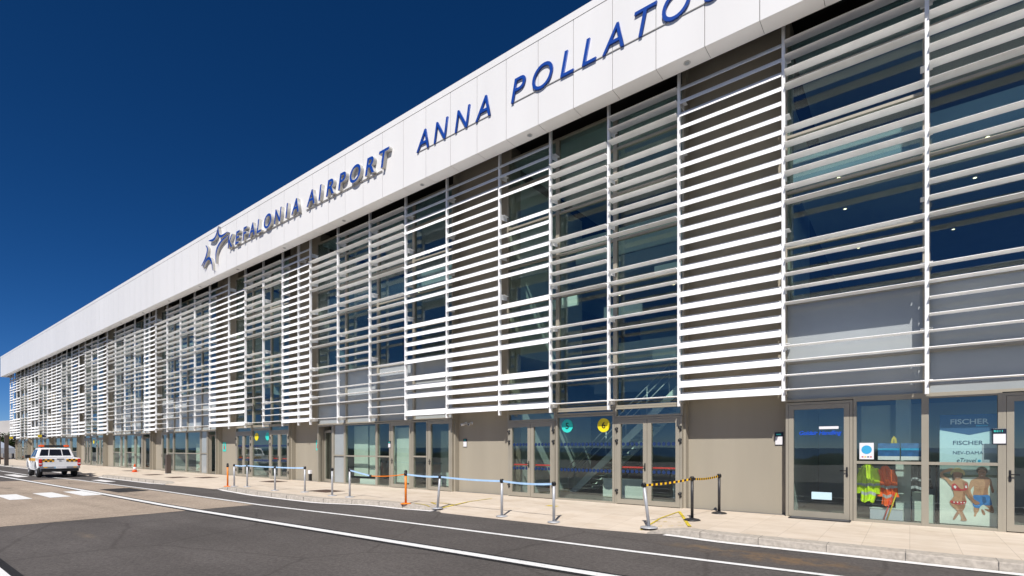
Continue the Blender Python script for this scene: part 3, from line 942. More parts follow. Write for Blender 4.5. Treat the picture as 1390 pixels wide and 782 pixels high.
# ------------------------------------------------------------------ small wall and glass signs
def disc_sign(x, z, r, mat, digit, label):
    o = empty('gate_number_disc', (x, YG - .008, z), label=label, cat='sign', group='round gate number signs')
    mb = MB(); mb.lathe([(r, -.004), (r, .004)], (0, 0, 0), 40, None, 'Y')
    d = mb.build('disc', mat, o)
    if digit:
        t = wall_text('number', digit, 0, -.0045, -r * .475, .3, 'black', o, .002, 0, .004, 'CENTER', height=r * .95)
    return o
disc_sign(-8.42, 2.30, .205, 'disc_cyan', '5', 'round turquoise sign with number 5 on the entrance glass')
disc_sign(-7.16, 2.29, .205, 'disc_yellow', '6', 'round yellow sign with number 6 on the entrance glass')
disc_sign(-28.3, 2.23, .21, 'disc_yellow', None, 'round yellow gate disc on the glass behind the far belt barrier')
disc_sign(-27.1, 2.23, .21, 'disc_cyan', None, 'round turquoise gate disc on the glass behind the far belt barrier')
disc_sign(-58.9, 2.2, .21, 'disc_yellow', None, 'small round yellow gate disc on the farthest entrance near the pickup')
disc_sign(-57.7, 2.2, .21, 'disc_cyan', None, 'small round turquoise gate disc on the farthest entrance near the pickup')

def info_plate(x, y, z, w, hh, label, text=None):
    o = empty('room_plate', (x, y, z), label=label, cat='sign', group='room number plates')
    mb = MB(); mb.box(-w / 2, w / 2, -.014, 0, -hh / 2, hh / 2, bev=.006); mb.build('backplate', 'plate_dark', o)
    mb = MB(); mb.box(-w / 2 + .012, w / 2 - .012, -.0175, -.0145, -hh / 2 + .02, hh / 2 - .105); mb.build('paper_insert', 'paper', o)
    if text: wall_text('number', text, -w / 2 + .02, -.015, hh / 2 - .068, .06, 'cyan', o, .002, 0, .001, width=w * .62, height=.036)
    else:
        mb = MB(); mb.box(-w / 2 + .03, w / 2 - .05, -.017, -.0145, hh / 2 - .066, hh / 2 - .036); mb.build('number', 'cyan', o)
    return o
info_plate(1.37, YG - .061, 1.84, .20, .31, 'dark room plate reading B211 above white paper beside swimwear poster', 'B211')
info_plate(-2.53, YW - .002, 1.84, .19, .32, 'dark room plate with white paper on beige wall left of the glass office door')
info_plate(-13.0, YW - .002, 1.80, .19, .31, 'dark room plate with white paper on beige wall under the twin cameras')
info_plate(-16.92, YG - .062, 1.76, .16, .28, 'dark room plate with white paper on the frame beside pale glass door')
def wc_sign(x, y, z, label, w=.42, hh=.56):
    o = empty('pictogram_sign', (x, y, z), label=label, cat='sign')
    mb = MB(); mb.box(-w / 2, w / 2, -.012, 0, -hh / 2, hh / 2, bev=.004); mb.build('panel', 'disc_cyan', o)
    mb = MB(); mb.lathe([(.05, -.018), (.05, -.0125)], (0, 0, .13), 16, None, 'Y')
    mb.prism([(-.09, -.0125, -.15), (.09, -.0125, -.15), (.06, -.0125, .06), (-.06, -.0125, .06)], (0, -.005, 0)); mb.build('figure', 'print_red', o)
wc_sign(-32.9, YW - .002, 1.68, 'turquoise pictogram panel with dark red figure on beige wall')
wc_sign(-22.75, YW - .002, 1.75, 'thin turquoise panel on beige wall beside the dark open doorway', .3, .5)

# hanging blade signs far left
for (x, lab) in ((-75.0, 'yellow and navy blade sign over the doors above the pickup'), (-91.2, 'farthest yellow and navy blade sign near the end of the terminal')):
    o = empty('blade_sign', (x, 12.9, 2.9), label=lab, cat='sign')
    mb = MB(); mb.box(-.03, .03, -.34, .0, -.13, .16); mb.build('panel', 'yellow', o)
    mb = MB(); mb.box(-.03, .03, .002, .38, -.13, .16); mb.build('panel', 'navy', o)
    mb = MB(); mb.box(-.02, .02, -.02, .02, .162, .4); mb.box(-.02, .02, .0, .9, .4, .44); mb.build('bracket', 'steel_grey', o)

# cameras under the louvres
for i, (dx, lab, ry) in enumerate(((0, 'left white security camera on beige wall under the louvres', -25), (.28, 'right small security camera on beige wall under the louvres', 20))):
    o = empty('security_camera', (-12.95 + dx, YW, 2.52), label=lab, cat='camera', group='twin wall cameras')
    mb = MB(); mb.box(-.05, .05, -.03, -.001, -.05, .05, bev=.008); mb.tube((0, -.02, 0), (0, -.12, -.03), .018); mb.build('mount', 'soffit', o)
    mb = MB()
    d = Vector((math.sin(R(ry)), -math.cos(R(ry)), -.25)).normalized()
    p = Vector((0, -.12, -.03)); mb.tube(p - d * .06, p + d * .14, .045); mb.build('housing', 'soffit', o)
    mb = MB(); mb.tube(p + d * .1405, p + d * .146, .034); mb.build('lens', 'black', o)
# low socket box on wall
o = empty('socket_box', (-23.35, YW, .42), label='small cream socket box low on the beige wall', cat='socket box')
mb = MB(); mb.box(-.10, .10, -.12, -.001, -.08, .10, bev=.01); mb.build('housing', 'paper', o)
mb = MB(); mb.box(-.07, .07, -.10, -.001, -.40, -.081); mb.build('duct', 'black', o)

# door stickers and letterings on the first door
o = empty('door_lettering', (-1.62, YG - .02, 1.95), label='blue slanted lettering Goldair Handling across the office door glass', cat='lettering')
wall_text('wording', 'Goldair Handling', -.43, 0, -.06, .12, 'letter_blue_print', o, .002, .3, .003, width=.84, height=.125)
o = empty('door_sticker', (-1.46, YG - .021, 2.08), label='narrow white strip sticker above blue door lettering', cat='sticker')
mb = MB(); mb.box(-.19, .19, -.002, 0, -.03, .03); mb.build('strip', 'paper', o)
o = empty('door_notice', (-1.60, YG - .021, .52), label='small pale blank notice low on the office door glass', cat='notice')
mb = MB(); mb.box(-.2, .2, -.002, 0, -.085, .085); mb.build('card', 'poster_pale', o)
o = empty('door_mat', (-1.62, 13.42, .003), label='black rubber doormat before the glass office door', cat='doormat')
mb = MB(); mb.box(-.60, .60, -.16, .16, 0, .018, bev=.005); mb.build('mat', 'mat_rubber', o)
mb = MB()
for k in range(9): mb.box(-.56, .56, -.14 + k * .033, -.125 + k * .033, .0185, .022)
mb.build('ribs', 'joint', o)

# window stickers: blue disc notice and blue banner
o = empty('window_notice', (-.75, YG - .002, 1.55), label='white square notice with blue disc inside the office window', cat='notice')
mb = MB(); mb.box(-.13, .13, -.004, -.001, -.18, .18); mb.build('card', 'paper', o)
mb = MB(); mb.lathe([(.095, -.0065), (.095, -.0045)], (0, 0, .03), 28, None, 'Y'); mb.build('disc', 'ink_cyan', o)
mb = MB()
for i, c in enumerate(('print_red', 'yellow', 'ink_navy', 'print_red')): mb.box(-.09 + i * .05, -.055 + i * .05, -.0065, -.0045, -.14, -.115, c)
mb.build('icons', None, o)
for i, lab in enumerate(('dark blue seascape banner directly right of the blue disc notice', 'dark blue seascape banner left of the pale office partition')):
    o = empty('banner', (-.36 + i * .40, YG + .05, 1.53), label=lab, cat='banner', group='seascape banners in the office window')
    mb = MB(); mb.box(-.19, .19, 0, .006, -.17, .19); mb.build('sheet', 'sea_blue', o)
    mb = MB(); mb.box(-.19, .19, -.003, -.0005, -.17, -.09); mb.build('lower_band', 'paper', o)
    mb = MB(); mb.box(-.19, .19, -.003, -.0005, .04, .08); mb.build('light_band', 'ink_cyan', o)
o = empty('pole_flag', (-.27, YG + .10, 1.3), label='small yellow pennant on a thin stick above the blue banners', cat='pennant')
mb = MB(); mb.tube((0, 0, 0), (0, 0, .5), .008, n=8); mb.build('stick', 'bark', o)
mb = MB(); mb.prism([(-.06, 0, .40), (.06, 0, .40), (.04, 0, .52), (0, 0, .58), (-.04, 0, .52)], (0, .01, 0)); mb.build('pennant', 'yellow', o)

# hi-vis garments on a rail
def garment(name, x, y, ztop, w, hgt, mat, label, seed, lean=0, sleeves=True):
    o = empty(name, (x, y, ztop), label=label, cat='jacket')
    rnd = random.Random(seed)
    nx, nz = 22, 26
    ph = [rnd.uniform(0, 6) for _ in range(6)]
    mb = MB()
    rows_ = {1: [], -1: []}
    for side in (1, -1):
        for j in range(nz + 1):
            t = j / nz; z = -t * hgt
            half = w / 2 * (.32 + .68 * min(1, t / .16) ** .6) * (1 + .06 * math.sin(9 * t + ph[0])) * (1 - .10 * t)
            row = []
            for i in range(nx + 1):
                u = i / nx * 2 - 1
                th = .085 * math.sqrt(max(0, 1 - abs(u) ** 2.4))
                fold = .022 * math.sin(7 * u + 3 * t + ph[1]) + .016 * math.sin(15 * u - 5 * t + ph[2]) + .012 * math.sin(11 * t + 5 * u + ph[3])
                row.append(mb.bm.verts.new((u * half + lean * t + .018 * math.sin(6 * t + ph[4]), -side * th + fold * (1 - abs(u) ** 6), z + .02 * math.sin(5 * u + ph[5]) * t)))
            rows_[side].append(row)
    fs = []
    for side in (1, -1):
        rr = rows_[side]
        for j in range(nz):
            for i in range(nx):
                f = mb.bm.faces.new((rr[j][i], rr[j][i + 1], rr[j + 1][i + 1], rr[j + 1][i])); f.smooth = True
                t = (j + .5) / nz
                if .50 < t < .57 or .74 < t < .81: f.material_index = 1
                fs.append(f)
    bmesh.ops.remove_doubles(mb.bm, verts=mb.bm.verts, dist=.0015)
    bmesh.ops.recalc_face_normals(mb.bm, faces=mb.bm.faces)
    mb.mats = [mat, 'band']
    mb.build('body_cloth', None, o)
    if sleeves:
        for sx in (-1, 1):
            sv = MB(); n = 12; ringp = None
            c0 = Vector((sx * w * .40, 0, -hgt * .10)); c1 = Vector((sx * w * .60 + lean * .7, -.02, -hgt * .78))
            for j in range(13):
                t = j / 12; c = c0.lerp(c1, t) + Vector((.012 * math.sin(9 * t + ph[sx]), .014 * math.sin(12 * t + ph[2]), 0))
                r = .075 - .018 * t + .006 * math.sin(14 * t + ph[1])
                ring = [sv.bm.verts.new((c.x + r * math.cos(a), c.y + r * .8 * math.sin(a), c.z)) for a in [2 * math.pi * q / n for q in range(n)]]
                if ringp:
                    for q in range(n):
                        f = sv.bm.faces.new((ringp[q], ringp[(q + 1) % n], ring[(q + 1) % n], ring[q])); f.smooth = True
                        if .62 < t < .75: f.material_index = 1
                ringp = ring
            sv.mats = [mat, 'band']; sv.build('sleeve', None, o)
    hk = MB(); hk.tube((0, 0, -.02), (0, 0, .10), .007, n=8); hk.build('hook', 'black', o)
    return o
garment('hi_vis_jacket', -.74, 14.16, 1.24, .31, .84, 'hivis_y', 'yellow hi-vis jacket with grey bands hanging behind office glass', 3, -.02)
garment('hi_vis_jacket', -.42, 14.20, 1.22, .25, .88, 'hivis_o', 'orange hi-vis jacket with grey bands hanging behind office glass', 5, .04)
garment('dark_jacket', .10, 14.6, 1.35, .40, .80, 'door_dark', 'dark coat hanging beside the pale partition behind office glass', 8)
o = empty('coat_rack', (-.3, 14.18, 0), label='dark metal coat rail carrying the hi-vis jackets', cat='coat rack')
mb = MB()
mb.tube((-.75, 0, 1.32), (.75, 0, 1.32), .014, n=10)
for sx in (-.75, .75): mb.tube((sx, 0, 0), (sx, 0, 1.32), .016, n=10); mb.box(sx - .02, sx + .02, -.25, .25, .005, .035)
mb.build('rail', 'black', o)
for i, (c, xx) in enumerate((('red', -.46), ('yellow', -.40))):
    o = empty('barrier_pole', (xx, 14.0, .01), label='%s striped pole leaning under the orange jacket' % ('red' if i == 0 else 'yellow'), cat='pole')
    mb = MB(); mb.tube((0, 0, 0), (.17, .12, .62), .014, n=8); mb.build('shaft', c, o)
o = empty('storage_box', (-.42, 14.35, .005), label='low grey storage box standing under the hi-vis jackets', cat='box')
mb = MB(); mb.box(-.30, .30, -.16, .16, 0, .24, bev=.012); mb.build('carton', 'canopy', o)
mb = MB(); mb.box(-.31, .31, -.17, .17, .241, .27, bev=.006); mb.build('lid', 'int_wall', o)

# swimwear poster and company poster behind the glass
P = empty('beach_poster', (.95, 13.86, 0), label='beach photo poster of a couple in swimwear behind office window', cat='poster')
mb = MB(); mb.box(-.46, .46, 0, .008, .06, 1.27); mb.build('sheet', 'sand', P)
lay = [0]
def flat(name, pts, mat, k=1):
    mb = MB(); lay[0] += 1; y = -.0006 * lay[0]
    mb.prism([(x, y, z) for x, z in pts], (0, -.0005, 0)); return mb.build(name, mat, P)
def ell(cx, cz, rx, rz, n=20, rot=0):
    c, s = math.cos(rot), math.sin(rot)
    return [(cx + rx * math.cos(a) * c - rz * math.sin(a) * s, cz + rx * math.cos(a) * s + rz * math.sin(a) * c) for a in [2 * math.pi * i / n for i in range(n)]]
def limb(name, p, w, mat):
    c = catmull(p, 6); n = len(c); A_, B2 = [], []
    for i, q in enumerate(c):
        t = (c[min(i + 1, n - 1)] - c[max(i - 1, 0)]).normalized(); nn = Vector((-t.y, t.x))
        f = i / (n - 1) * (len(w) - 1); a = int(min(f, len(w) - 2)); ww = w[a] + (w[a + 1] - w[a]) * (f - a)
        A_.append(q + nn * ww); B2.append(q - nn * ww)
    return flat(name, [(v.x, v.y) for v in A_] + [(v.x, v.y) for v in reversed(B2)], mat)
flat('printed_sky', [(-.459, 1.06), (.459, 1.06), (.459, 1.269), (-.459, 1.269)], 'print_sky')
flat('printed_shore', [(-.459, 1.00), (-.1, 1.02), (.1, 1.03), (.459, 1.03), (.459, 1.08), (.2, 1.09), (-.1, 1.07), (-.459, 1.10)], 'print_green')
def pz(pts): return [((x - 394) / 632 * .92, 1.27 - (y - 70) / 665 * 1.21) for x, y in pts]
def pl_(name, pts, mat): return flat(name, pz(pts), mat)
def smooth(pts, n=4):
    q = pts + [pts[0], pts[1], pts[2]]; out = []
    for i in range(len(pts)):
        a, b_, c, d = [Vector(q[(i + k) % len(pts)]) for k in range(4)]
        for t in range(n):
            t /= n
            v = .5 * (2 * b_ + (c - a) * t + (2 * a - 5 * b_ + 4 * c - d) * t * t + (3 * b_ - a - 3 * c + d) * t ** 3)
            out.append((v.x, v.y))
    return out
def fig(name, pts, mat): return flat(name, pz(smooth(pts)), mat)
# man
fig('printed_limb', [(548, 500), (620, 495), (645, 560), (638, 585), (600, 580), (560, 560), (552, 545), (595, 548), (575, 525)], 'skin2')
fig('printed_limb', [(515, 555), (540, 560), (558, 600), (550, 615), (530, 605)], 'skin2')
fig('printed_limb', [(447, 525), (495, 525), (492, 570), (470, 605), (460, 635), (440, 632), (446, 600), (438, 570)], 'skin')
fig('printed_limb', [(590, 215), (618, 230), (630, 290), (645, 340), (640, 366), (622, 362), (608, 300), (592, 260)], 'skin2')
fig('printed_torso', [(495, 195), (550, 192), (612, 218), (610, 262), (588, 320), (578, 410), (440, 410), (442, 330), (432, 280), (412, 240), (440, 222)], 'skin')
fig('printed_shade', [(540, 200), (608, 222), (600, 262), (580, 320), (575, 408), (535, 408), (548, 320), (556, 260)], 'skin2')
pl_('printed_shade', [(455, 300), (500, 306), (545, 302), (545, 306), (500, 311), (455, 305)], 'skin2')
pl_('printed_shade', [(500, 310), (504, 310), (508, 400), (504, 400)], 'skin2')
fig('printed_limb', [(412, 238), (440, 240), (436, 300), (408, 345), (425, 400), (470, 460), (455, 470), (400, 400), (380, 340), (392, 290)], 'skin')
fig('printed_shorts', [(438, 402), (520, 398), (592, 394), (612, 440), (622, 498), (560, 505), (538, 500), (510, 520), (495, 540), (450, 534), (428, 500), (440, 450)], 'print_shorts')
pl_('printed_shade', [(520, 410), (560, 415), (572, 470), (540, 498), (528, 470)], 'sea_blue')
fig('printed_neck', [(498, 170), (545, 170), (552, 205), (495, 208)], 'skin2')
fig('printed_head', [(480, 130), (495, 95), (540, 92), (568, 120), (566, 160), (548, 195), (520, 205), (497, 190), (484, 160)], 'skin2')
pl_('printed_face', [(492, 145), (510, 141), (510, 146), (492, 150)], 'hair'); pl_('printed_face', [(530, 141), (552, 143), (552, 148), (530, 146)], 'hair')
pl_('printed_face', [(505, 178), (520, 184), (540, 178), (520, 180)], 'ink_white')
fig('printed_hair', [(470, 145), (468, 115), (492, 90), (535, 84), (572, 105), (580, 140), (568, 158), (560, 125), (525, 112), (490, 122), (482, 150)], 'hair')
# woman
fig('printed_limb', [(290, 490), (352, 480), (350, 530), (330, 575), (290, 610), (262, 655), (240, 682), (222, 682), (232, 650), (258, 600), (290, 560)], 'skin2')
fig('printed_limb', [(193, 482), (300, 490), (300, 540), (330, 600), (358, 660), (370, 682), (345, 692), (300, 686), (312, 668), (290, 610), (230, 550), (200, 520)], 'skin')
fig('printed_shade', [(262, 500), (300, 495), (302, 540), (332, 605), (362, 668), (345, 690), (318, 640), (285, 570)], 'skin2')
fig('printed_torso', [(242, 220), (298, 220), (345, 245), (372, 285), (362, 360), (352, 420), (356, 490), (196, 490), (212, 450), (232, 415), (222, 360), (206, 310), (205, 270)], 'skin')
fig('printed_shade', [(322, 250), (365, 285), (358, 360), (348, 420), (352, 488), (318, 488), (325, 400), (335, 330)], 'skin2')
fig('printed_limb', [(215, 262), (222, 318), (190, 300), (140, 240), (92, 212), (80, 175), (110, 140), (200, 104), (222, 118), (205, 138), (130, 160), (112, 182), (160, 215)], 'skin')
fig('printed_limb', [(345, 252), (382, 270), (380, 330), (400, 400), (450, 450), (500, 480), (488, 500), (450, 500), (400, 450), (362, 400), (352, 330)], 'skin2')
fig('printed_hair', [(222, 170), (212, 215), (232, 240), (252, 225), (300, 220), (325, 205), (318, 160)], 'hair')
fig('printed_head', [(226, 155), (310, 155), (312, 195), (290, 226), (262, 230), (236, 212)], 'skin2')
pl_('printed_face', [(250, 208), (268, 214), (288, 208), (268, 211)], 'ink_white')
fig('printed_hat', [(192, 165), (205, 135), (240, 112), (300, 110), (335, 130), (350, 165), (335, 185), (318, 158), (270, 145), (225, 155), (205, 180)], 'straw')
fig('printed_hat', [(222, 128), (240, 104), (290, 102), (312, 126), (270, 136)], 'straw')
fig('printed_bikini', [(212, 290), (240, 278), (268, 300), (300, 335), (340, 330), (352, 268), (372, 290), (376, 330), (350, 352), (280, 358), (222, 352), (208, 325)], 'print_red')
fig('printed_pattern', [(228, 312), (245, 300), (258, 318), (244, 336)], 'ink_white'); fig('printed_pattern', [(352, 300), (366, 300), (368, 322), (354, 325)], 'ink_white')
fig('printed_bikini', [(198, 470), (270, 482), (354, 468), (352, 495), (290, 512), (210, 500)], 'print_red')
for q in (225, 262, 300, 332): fig('printed_pattern', [(q, 484), (q + 9, 480), (q + 16, 488), (q + 7, 497)], 'ink_white')

P2 = empty('company_poster', (.95, 13.86, 0), label='pale blue and navy FISCHER poster behind the upper office window', cat='poster')
mb = MB(); mb.box(-.46, .46, 0, .008, 1.30, 2.30); mb.build('sheet', 'poster_pale', P2)
mb = MB(); mb.prism([(-.46, -.003, 2.30), (-.46, -.003, 1.99), (0, -.003, 1.88), (.46, -.003, 1.99), (.46, -.003, 2.30)], (0, .0025, 0)); mb.build('header', 'poster_navy', P2)
mb = MB(); mb.box(.19, .46, -.0025, -.0005, 1.31, 1.70); mb.build('grey_block', 'canopy', P2)  # flat grey-blue block over the lower right of the sheet
wall_text('wording', 'FISCHER', 0, -.0045, 2.10, .12, 'ink_white', P2, .002, 0, .002, 'CENTER', width=.58, height=.105)
mb = MB(); mb.box(.10, .28, -.006, -.0045, 2.05, 2.08); mb.build('tagline_bar', 'ink_cyan', P2)
wall_text('wording', 'FISCHER', -.02, -.003, 1.68, .1, 'ink_navy', P2, .002, 0, .001, 'CENTER', width=.46, height=.085)
wall_text('wording', 'NEV-DAMA', -.02, -.003, 1.49, .1, 'ink_navy', P2, .002, 0, .0, 'CENTER', width=.46, height=.062)
wall_text('wording', 'eTravel', -.04, -.003, 1.325, .1, 'ink_navy', P2, .002, .25, .0, 'CENTER', width=.30, height=.085)
mb = MB(); mb.lathe([(.025, -.005), (.025, -.003)], (.15, 0, 1.36), 16, None, 'Y'); mb.build('dot', 'ink_cyan', P2)

# ------------------------------------------------------------------ belt stanchions
def belt(o, a, b_, mat, sag=.03, w=.048, name='belt'):
    me = bpy.data.meshes.new(name); bm = bmesh.new(); uv = bm.loops.layers.uv.new('UVMap')
    a, b_ = Vector(a), Vector(b_); n = 14; L = (b_ - a).length
    d = (b_ - a).normalized(); nn = Vector((-d.y, d.x, 0)).normalized() * .0012
    prev = None
    for i in range(n + 1):
        t = i / n; p = a.lerp(b_, t) - Vector((0, 0, sag * 4 * t * (1 - t)))
        v = [bm.verts.new(p + nn * s + Vector((0, 0, q * w / 2))) for s, q in ((-1, -1), (-1, 1), (1, 1), (1, -1))]
        if prev:
            for j in range(4):
                f = bm.faces.new((prev[j], prev[(j + 1) % 4], v[(j + 1) % 4], v[j]))
                uu = ((i - 1) * L / n, i * L / n)
                vv = (0, w) if j % 2 == 0 else (0, 0)
                for lp, (u_, v_) in zip(f.loops, ((uu[0], 0), (uu[0], w), (uu[1], w), (uu[1], 0))): lp[uv].uv = (u_ * 4, v_ * 4)
        prev = v
    bmesh.ops.recalc_face_normals(bm, faces=bm.faces)
    bm.to_mesh(me); bm.free(); me.materials.append(M[mat])
    ob = bpy.data.objects.new(name, me); COL.objects.link(ob); ob.parent = o
    return ob
def stanchion(x, y, label, mat='silver', z=0.0, lean=(0, 0), group='silver belt posts along the kerb', hgt=.93, base_mat=None, baser=.15):
    o = empty('belt_stanchion', (x, y, z), label=label, cat='barrier post', group=group)
    mb = MB()
    if mat == 'black_post':
        mb.lathe([(.18, 0), (.18, .012), (.15, .03), (.06, .048), (.03, .06)], n=32)
    elif mat == 'orange':
        mb.lathe([(.15, 0), (.15, .012), (.12, .022), (.03, .03)], n=28)
    else:
        mb.lathe([(baser, 0), (baser, .012), (baser - .02, .022), (.035, .03)], n=32)
    mb.build('base', base_mat or mat, o)
    top = Vector((lean[0], lean[1], hgt))
    mb = MB(); mb.tube((0, 0, .02), top, .033, n=18); mb.build('pole', mat, o)
    mb = MB(); d = top.normalized(); mb.tube(top - d * .085, top + d * .012, .039, n=18)
    if mat == 'orange': mb.ball(top + d * .035, .045)
    for k in range(4):
        a = k * math.pi / 2 + .3
        mb.box(top.x + .040 * math.cos(a) - .011, top.x + .040 * math.cos(a) + .011, top.y + .040 * math.sin(a) - .011, top.y + .040 * math.sin(a) + .011, top.z - .075, top.z - .01)
    mb.build('belt_head', 'black', o)
    o['_top'] = list(Vector((x, y, z)) + top + Vector((0, 0, -.045)))
    return o
def join(a, b_, mat, sag=.03, end=None):
    pa = Vector(a['_top']); pb = Vector(b_['_top']) if end is None else Vector(end)
    d = (pb - pa).normalized() * .035
    loc = a.location
    return belt(a, pa + d - loc, pb - d - loc, mat, sag)
s1 = stanchion(-6.52, 10.0, 'silver belt post before turquoise sign 5', z=-.104)
s2 = stanchion(-8.10, 10.04, 'upright silver belt post before the left door of entrance 5', z=-.101)
s3 = stanchion(-10.40, 10.04, 'silver belt post tilted right standing over yellow floor tape', z=-.07, lean=(.10, 0))
s4 = stanchion(-4.34, 10.31, 'silver post leaning left carrying black and yellow tape', z=-.06, lean=(-.115, 0), baser=.18)
s5 = stanchion(-14.53, 10.06, 'silver belt post whose pale belt slopes down to an orange strap')
s6 = stanchion(-15.45, 10.01, 'lone silver post without any belt')
s7 = stanchion(-17.48, 10.20, 'silver belt post beside the brown soil pit at the belt end')
s8 = stanchion(-19.05, 9.90, 'silver belt post second from the soil pit end of the far barrier')
s9 = stanchion(-21.70, 10.10, 'silver belt post next to the orange pair at the far barrier')
s10 = stanchion(-22.42, 9.90, 'silver belt post touching the far orange post', z=0)
o1 = stanchion(-11.55, 9.88, 'orange barrier post with black ball top on the pavement', 'orange', group='orange barrier posts', hgt=.90)
o2 = stanchion(-22.62, 9.72, 'far orange barrier post at the end of the pale blue belt', 'orange', z=0, group='orange barrier posts', hgt=.90)
b1 = stanchion(-3.85, 11.55, 'black belt post nearer the kerb with domed base', 'black_post', group='black belt posts by the beige wall', hgt=.97)
b2 = stanchion(-3.72, 13.15, 'black belt post close against the beige wall', 'black_post', group='black belt posts by the beige wall', hgt=.97)
join(s1, s2, 'belt_blue'); join(s2, s3, 'belt_blue', .02); join(s3, o1, 'belt_blue', .02)
midp = Vector(s5['_top']).lerp(Vector(o1['_top']), .40) - Vector((0, 0, .13))
join(s5, o1, 'belt_blue', -.0, midp)
pm = midp - o1.location; pt = Vector(o1['_top']) - o1.location
belt(o1, pt + (pm - pt).normalized() * .035, pm, 'orange', .03, .03, 'strap')
mb = MB(); mb.box(pm.x - .05, pm.x + .05, pm.y - .015, pm.y + .015, pm.z - .03, pm.z + .03, bev=.008); mb.build('buckle', 'black', o1)
join(s7, s8, 'belt_blue', .01); join(s8, s9, 'belt_blue', .01); join(s9, s10, 'belt_blue', .02)
join(s4, b1, 'belt_hazard', .02); join(b1, b2, 'belt_hazard', .03)
for o in list(COL.objects):
    if '_top' in o: del o['_top']

# ------------------------------------------------------------------ bollards, cone
def bollard(x, y, hgt, w, label, z=0):
    o = empty('square_bollard', (x, y, z), label=label, cat='bollard', group='square brown posts')
    mb = MB(); mb.box(-w / 2, w / 2, -w / 2, w / 2, .02, hgt, bev=.012); mb.build('shaft', 'brown_post', o)
    mb = MB(); mb.box(-w / 2 - .03, w / 2 + .03, -w / 2 - .03, w / 2 + .03, 0, .02); mb.build('base_plate', 'steel_grey', o)
    mb = MB(); mb.box(-w / 2 + .02, w / 2 - .02, -w / 2 + .02, w / 2 - .02, hgt + .0005, hgt + .02, bev=.008); mb.build('cap', 'brown_post', o)
bollard(-36.9, 12.3, 1.18, .26, 'low square brown bollard on pavement before the dark glass door')
bollard(-64.9, 8.75, 2.75, .27, 'tall square brown post standing right at the left edge')
bollard(-72.0, 9.15, 2.85, .27, 'tall square brown post farther left, half cut by the left edge')
o = empty('traffic_cone', (-41.0, 11.7, 0), label='small orange traffic cone with white band on the pavement', cat='traffic cone')
mb = MB(); mb.box(-.17, .17, -.17, .17, 0, .03, bev=.008); mb.build('base', 'red_lens2', o)
mb = MB(); mb.lathe([(.135, .031), (.112, .16)], n=24); mb.lathe([(.075, .34), (.035, .53), (.028, .54)], n=24); mb.build('cone_body', 'red_lens2', o)
mb = MB(); mb.lathe([(.114, .1605), (.074, .3395)], n=24); mb.build('white_band', 'paper', o)

# ------------------------------------------------------------------ pickup truck
TR = empty('pickup_truck', (-39.55, 7.62, ZR), R(177), label='white double cab pickup with amber and black chequers and light bar', cat='pickup truck')
W = .925
mb = MB()
def arch(cx, r, z0, n=10):
    return [(cx - r * math.cos(math.pi * i / n), z0 + r * math.sin(math.pi * i / n)) for i in range(n + 1)]
AX1, AX2, AR = 1.18, 4.33, .45
low = [(.12, .62), (AX1 - AR, .55)] + arch(AX1, AR, .50)[1:-1] + [(AX1 + AR, .42), (AX2 - AR, .42)] + arch(AX2, AR, .50)[1:-1] + [(AX2 + AR, .52), (5.22, .50), (5.28, .75), (5.18, .98), (4.9, 1.08), (3.80, 1.16), (1.62, 1.16), (.08, 1.14), (.05, .95)]
def side_panel(y0, y1):
    mb.prism([(x, y0, z) for x, z in low], (0, y1 - y0, 0))
side_panel(-W, -W + .10); side_panel(W - .10, W)
# hood, floor, tailgate and bed
mb.prism([(3.75, -W + .10, 1.15), (4.9, -W + .10, 1.07), (5.17, -W + .10, .97), (5.26, -W + .10, .74), (5.2, -W + .10, .55), (3.75, -W + .10, .55)], (0, 2 * W - .20, 0))
mb.box(1.62, 3.75, -W + .10, W - .10, .45, 1.15)
mb.box(.16, 1.62, -W + .10, W - .10, .58, .66)
mb.box(.05, .11, -W + .09, W - .09, .60, 1.13, bev=.02)
body = mb.build('body', 'truck_white', TR)
# greenhouse
def frus(b0, b1, t0, t1, wb, wt, zb, zt):
    return [(b0, -wb, zb), (b0, wb, zb), (b1, wb, zb), (b1, -wb, zb), (t0, -wt, zt), (t0, wt, zt), (t1, wt, zt), (t1, -wt, zt)]
c = MB()
v = [c.bm.verts.new(p) for p in frus(1.60, 4.0, 1.84, 3.22, W - .02, W - .20, 1.15, 1.74)]
for q in ((0, 1, 2, 3), (4, 7, 6, 5), (0, 4, 5, 1), (1, 5, 6, 2), (2, 6, 7, 3), (3, 7, 4, 0)): c.bm.faces.new([v[i] for i in q])
bmesh.ops.recalc_face_normals(c.bm, faces=c.bm.faces)
bmesh.ops.bevel(c.bm, geom=list(c.bm.edges), offset=.05, segments=3, profile=.5, affect='EDGES')
for f in c.bm.faces: f.smooth = True
c.build('cab', 'truck_white', TR)
def quad_on(name, p, mat, th, parent=TR):
    mb = MB(); n = (Vector(p[1]) - Vector(p[0])).cross(Vector(p[3]) - Vector(p[0])).normalized() * th
    mb.prism(p, n); return mb.build(name, mat, parent)
